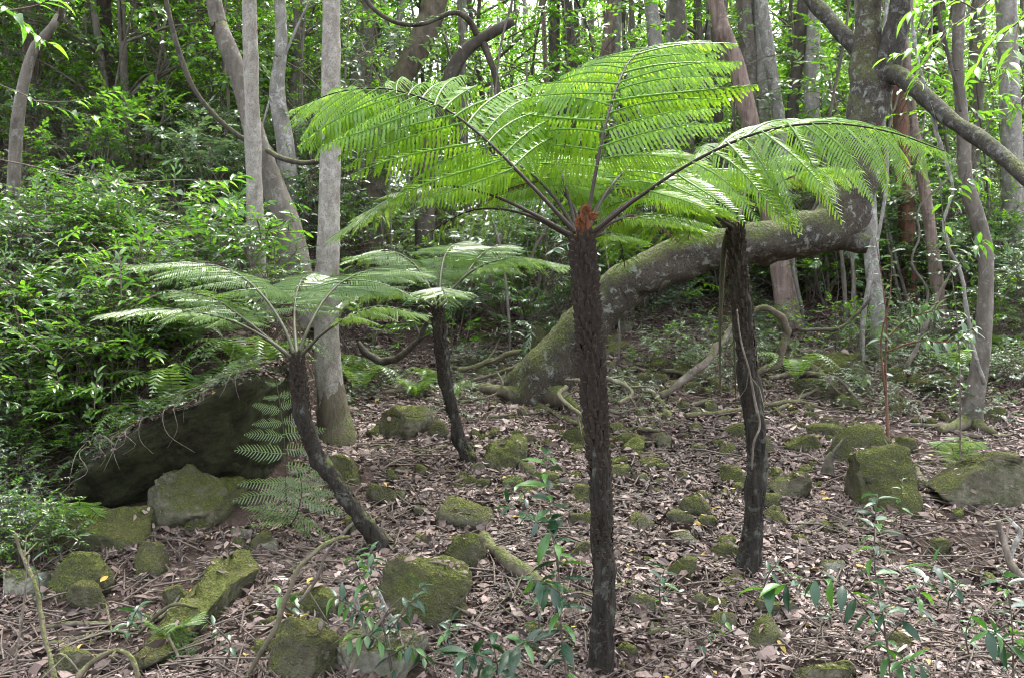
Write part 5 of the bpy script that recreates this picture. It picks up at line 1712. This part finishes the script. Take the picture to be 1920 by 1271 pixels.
stick("diagonal dead branch beside the reddish trunk", [(1700, 690, 9, 8.2), (1730, 620, 9, 8.2), (1760, 560, 8, 8.2), (1790, 500, 6, 8.2)], M_STICK)
stick("pale zigzag vine stem at right", [(1846, 720, 9, 7.2), (1822, 640, 10, 7.2), (1810, 560, 10, 7.2), (1800, 500, 9, 7.2), (1780, 470, 8, 7.2), (1772, 420, 7, 7.2), (1786, 360, 7, 7.2), (1764, 280, 8, 7.2), (1740, 180, 8, 7.2), (1712, 60, 8, 7.2), (1706, -60, 8, 7.2)], M_SPOT, "vine", "vine")
stick("dark slanting stem below the leaning tree's right limb", [(1800, 210, 9, 6.6), (1788, 150, 9, 6.6), (1770, 80, 9, 6.6), (1760, 20, 8, 6.6), (1752, -60, 8, 6.6)], M_DARKBARK, "vine", "vine")

for k, (lab, pts) in enumerate([
    ("knotted root crossing left of the right fern at mid slope", gp((1180, 800, 10), (1230, 786, 12), (1290, 770, 12), (1340, 776, 8))),
    ("dark root below the leaning trunk pointing at the centre fern", gp((1010, 772, 16), (1050, 790, 14), (1085, 812, 10), (1100, 830, 6))),
    ("fallen branch across the litter right of the centre fern", gp((1160, 830, 9), (1210, 838, 11), (1270, 832, 10), (1330, 846, 6))),
    ("fallen branch resting on the slope right of the right fern", gp((1440, 740, 9), (1500, 752, 11), (1560, 748, 10), (1612, 758, 6))),
    ("broken grey branch at the far slope under the bent trunk", gp((1180, 720, 9), (1230, 706, 10), (1290, 712, 9), (1340, 700, 6))),
    ("mossy root curling before the far right boulder", gp((1440, 718, 14), (1490, 712, 15), (1540, 742, 13), (1580, 752, 8))),
    ("dead branch lying left of the slender back fern", gp((660, 735, 9), (720, 742, 10), (790, 738, 9), (840, 748, 5))),
    ("crooked dead branch below the flat grey-topped boulder", gp((690, 850, 7), (740, 842, 9), (800, 850, 8), (850, 838, 5))),
    ("grey dead branch lying above the right edge boulder", gp((1700, 800, 9), (1760, 806, 11), (1830, 822, 10), (1900, 818, 6))),
    ("long dead branch lying between the right fern and the big boulder", gp((1480, 1000, 7), (1540, 990, 9), (1600, 1006, 9), (1660, 1000, 5))),
    ("dead branch crossing the litter left of the slab", gp((180, 1190, 8), (250, 1200, 10), (320, 1210, 9), (372, 1196, 5))),
    ("dead branch below the pale ground fern", gp((430, 1080, 7), (490, 1072, 9), (560, 1058, 8), (620, 1066, 5))),
    ("long thin branch at the bottom between sapling and centre fern", gp((840, 1180, 6), (900, 1160, 8), (980, 1150, 8), (1060, 1170, 5))),
    ("dead branch near the bottom right of the centre fern", gp((1180, 1200, 7), (1260, 1190, 9), (1340, 1204, 8), (1400, 1192, 5))),
]):
    stick(lab, pts, [M_STICK, M_MOSSBARK, M_STICK][k % 3], "root" if "root" in lab else "fallen_branch", "root" if "root" in lab else "branch", snap=1.3)
rg = random.Random(33)
for k in range(46):
    px, py = rg.uniform(20, 1900), 1271 - 440 * rg.random() ** 1.2
    L = rg.uniform(50, 170) * (py / 1271)
    a = rg.uniform(-0.7, 0.7)
    pts = [(px + math.cos(a) * L * s, py + math.sin(a) * L * s * 0.45 + rg.uniform(-4, 4), rg.uniform(3.5, 7.5) * (1 - 0.5 * abs(s))) for s in (-0.5, -0.2, 0.15, 0.5)]
    side = px < 1120
    stick("thin dead stick lying loose in litter " + ("left" if side else "right") + " of the centre fern", gp(*pts), M_STICK, "dead_stick", "stick",
          "loose sticks " + ("left" if side else "right") + " of the centre fern", m=14, n=6, snap=2.2)
for k in range(60):
    px, py = rg.uniform(860, 1850), rg.uniform(620, 800)
    L = rg.uniform(40, 150)
    a = rg.uniform(-0.9, 0.9)
    pts = [(px + math.cos(a) * L * s, py + math.sin(a) * L * s * 0.4 + rg.uniform(-5, 5), rg.uniform(3, 9) * (1 - 0.6 * abs(s))) for s in (-0.5, -0.2, 0.15, 0.5)]
    stick("dead branch lying on the upper slope " + where(px), gp(*pts), rg.choice([M_STICK, M_STICK, M_MOSSBARK, M_DARKBARK]), "fallen_branch", "branch", "dead branches on the upper slope " + where(px), m=18, n=6, snap=rg.uniform(1.0, 4.0))
# thin stems and hanging vines through the middle distance
for k in range(110):
    px = rg.uniform(0, 1900)
    d = rg.uniform(9.0, 17)
    w = rg.uniform(3, 9)
    lean = rg.gauss(0, 70)
    x0 = px
    pts = []
    bow = rg.gauss(0, 45)
    top = rg.choice([-60, -60, 120, 260, 340])
    bot = 560 + rg.uniform(0, 60)
    for s in np.linspace(0, 1, 6):
        pts.append((x0 + lean * (1 - s) + bow * math.sin(math.pi * s) + rg.gauss(0, 9), top + (bot - top) * s, w * (0.6 + 0.5 * s), d))
    P = to_ground(px_path(pts), 0.1)
    z = "left" if px < 640 else "centre" if px < 1280 else "right"
    org = P[-1, :3].copy()
    b = MB()
    Q = spline(P, 30)
    b.tube(Q[:, :3] - org, np.maximum(Q[:, 3], 0.003), 6, wob=0.2, wsc=5, seed=k)
    thing("thin_stem", "thin bare %s stem in the %s background %s" % ("leaning" if abs(lean) > 60 else "upright", "nearer" if d < 11.5 else "farther", where(px)), "stem", tuple(org), 0, "thin stems " + where(px), 1.0,
          b.mesh("thin_stem", rg.choice([M_STICK, M_DARKBARK, M_GREYBARK, M_SPOT])))

# a few yellow leaves that stand out on the floor
b = MB()
tp = leaf_tpl(0.4, 0.2, 0.2, 3)
b.add(tp[0], tp[1], 0.5)
ym = b.mesh("fallen_leaf", M_LEAFPALE)
for k in range(20):
    px, py = rg.uniform(30, 1890), rg.uniform(900, 1265)
    d = Gd(px, py)
    p = U(px, py, d)
    z, n_, onr = surf(p[0], p[1])
    o = thing("fallen_leaf", "single yellow leaf lying on the brown litter", "leaf", (p[0], p[1], z + 0.03), rg.uniform(0, 6.28), "yellow fallen leaves", rg.uniform(0.05, 0.085), ym)
    o.rotation_euler = (rg.gauss(0.1, 0.2), rg.gauss(0, 0.2), rg.uniform(0, 6.28))
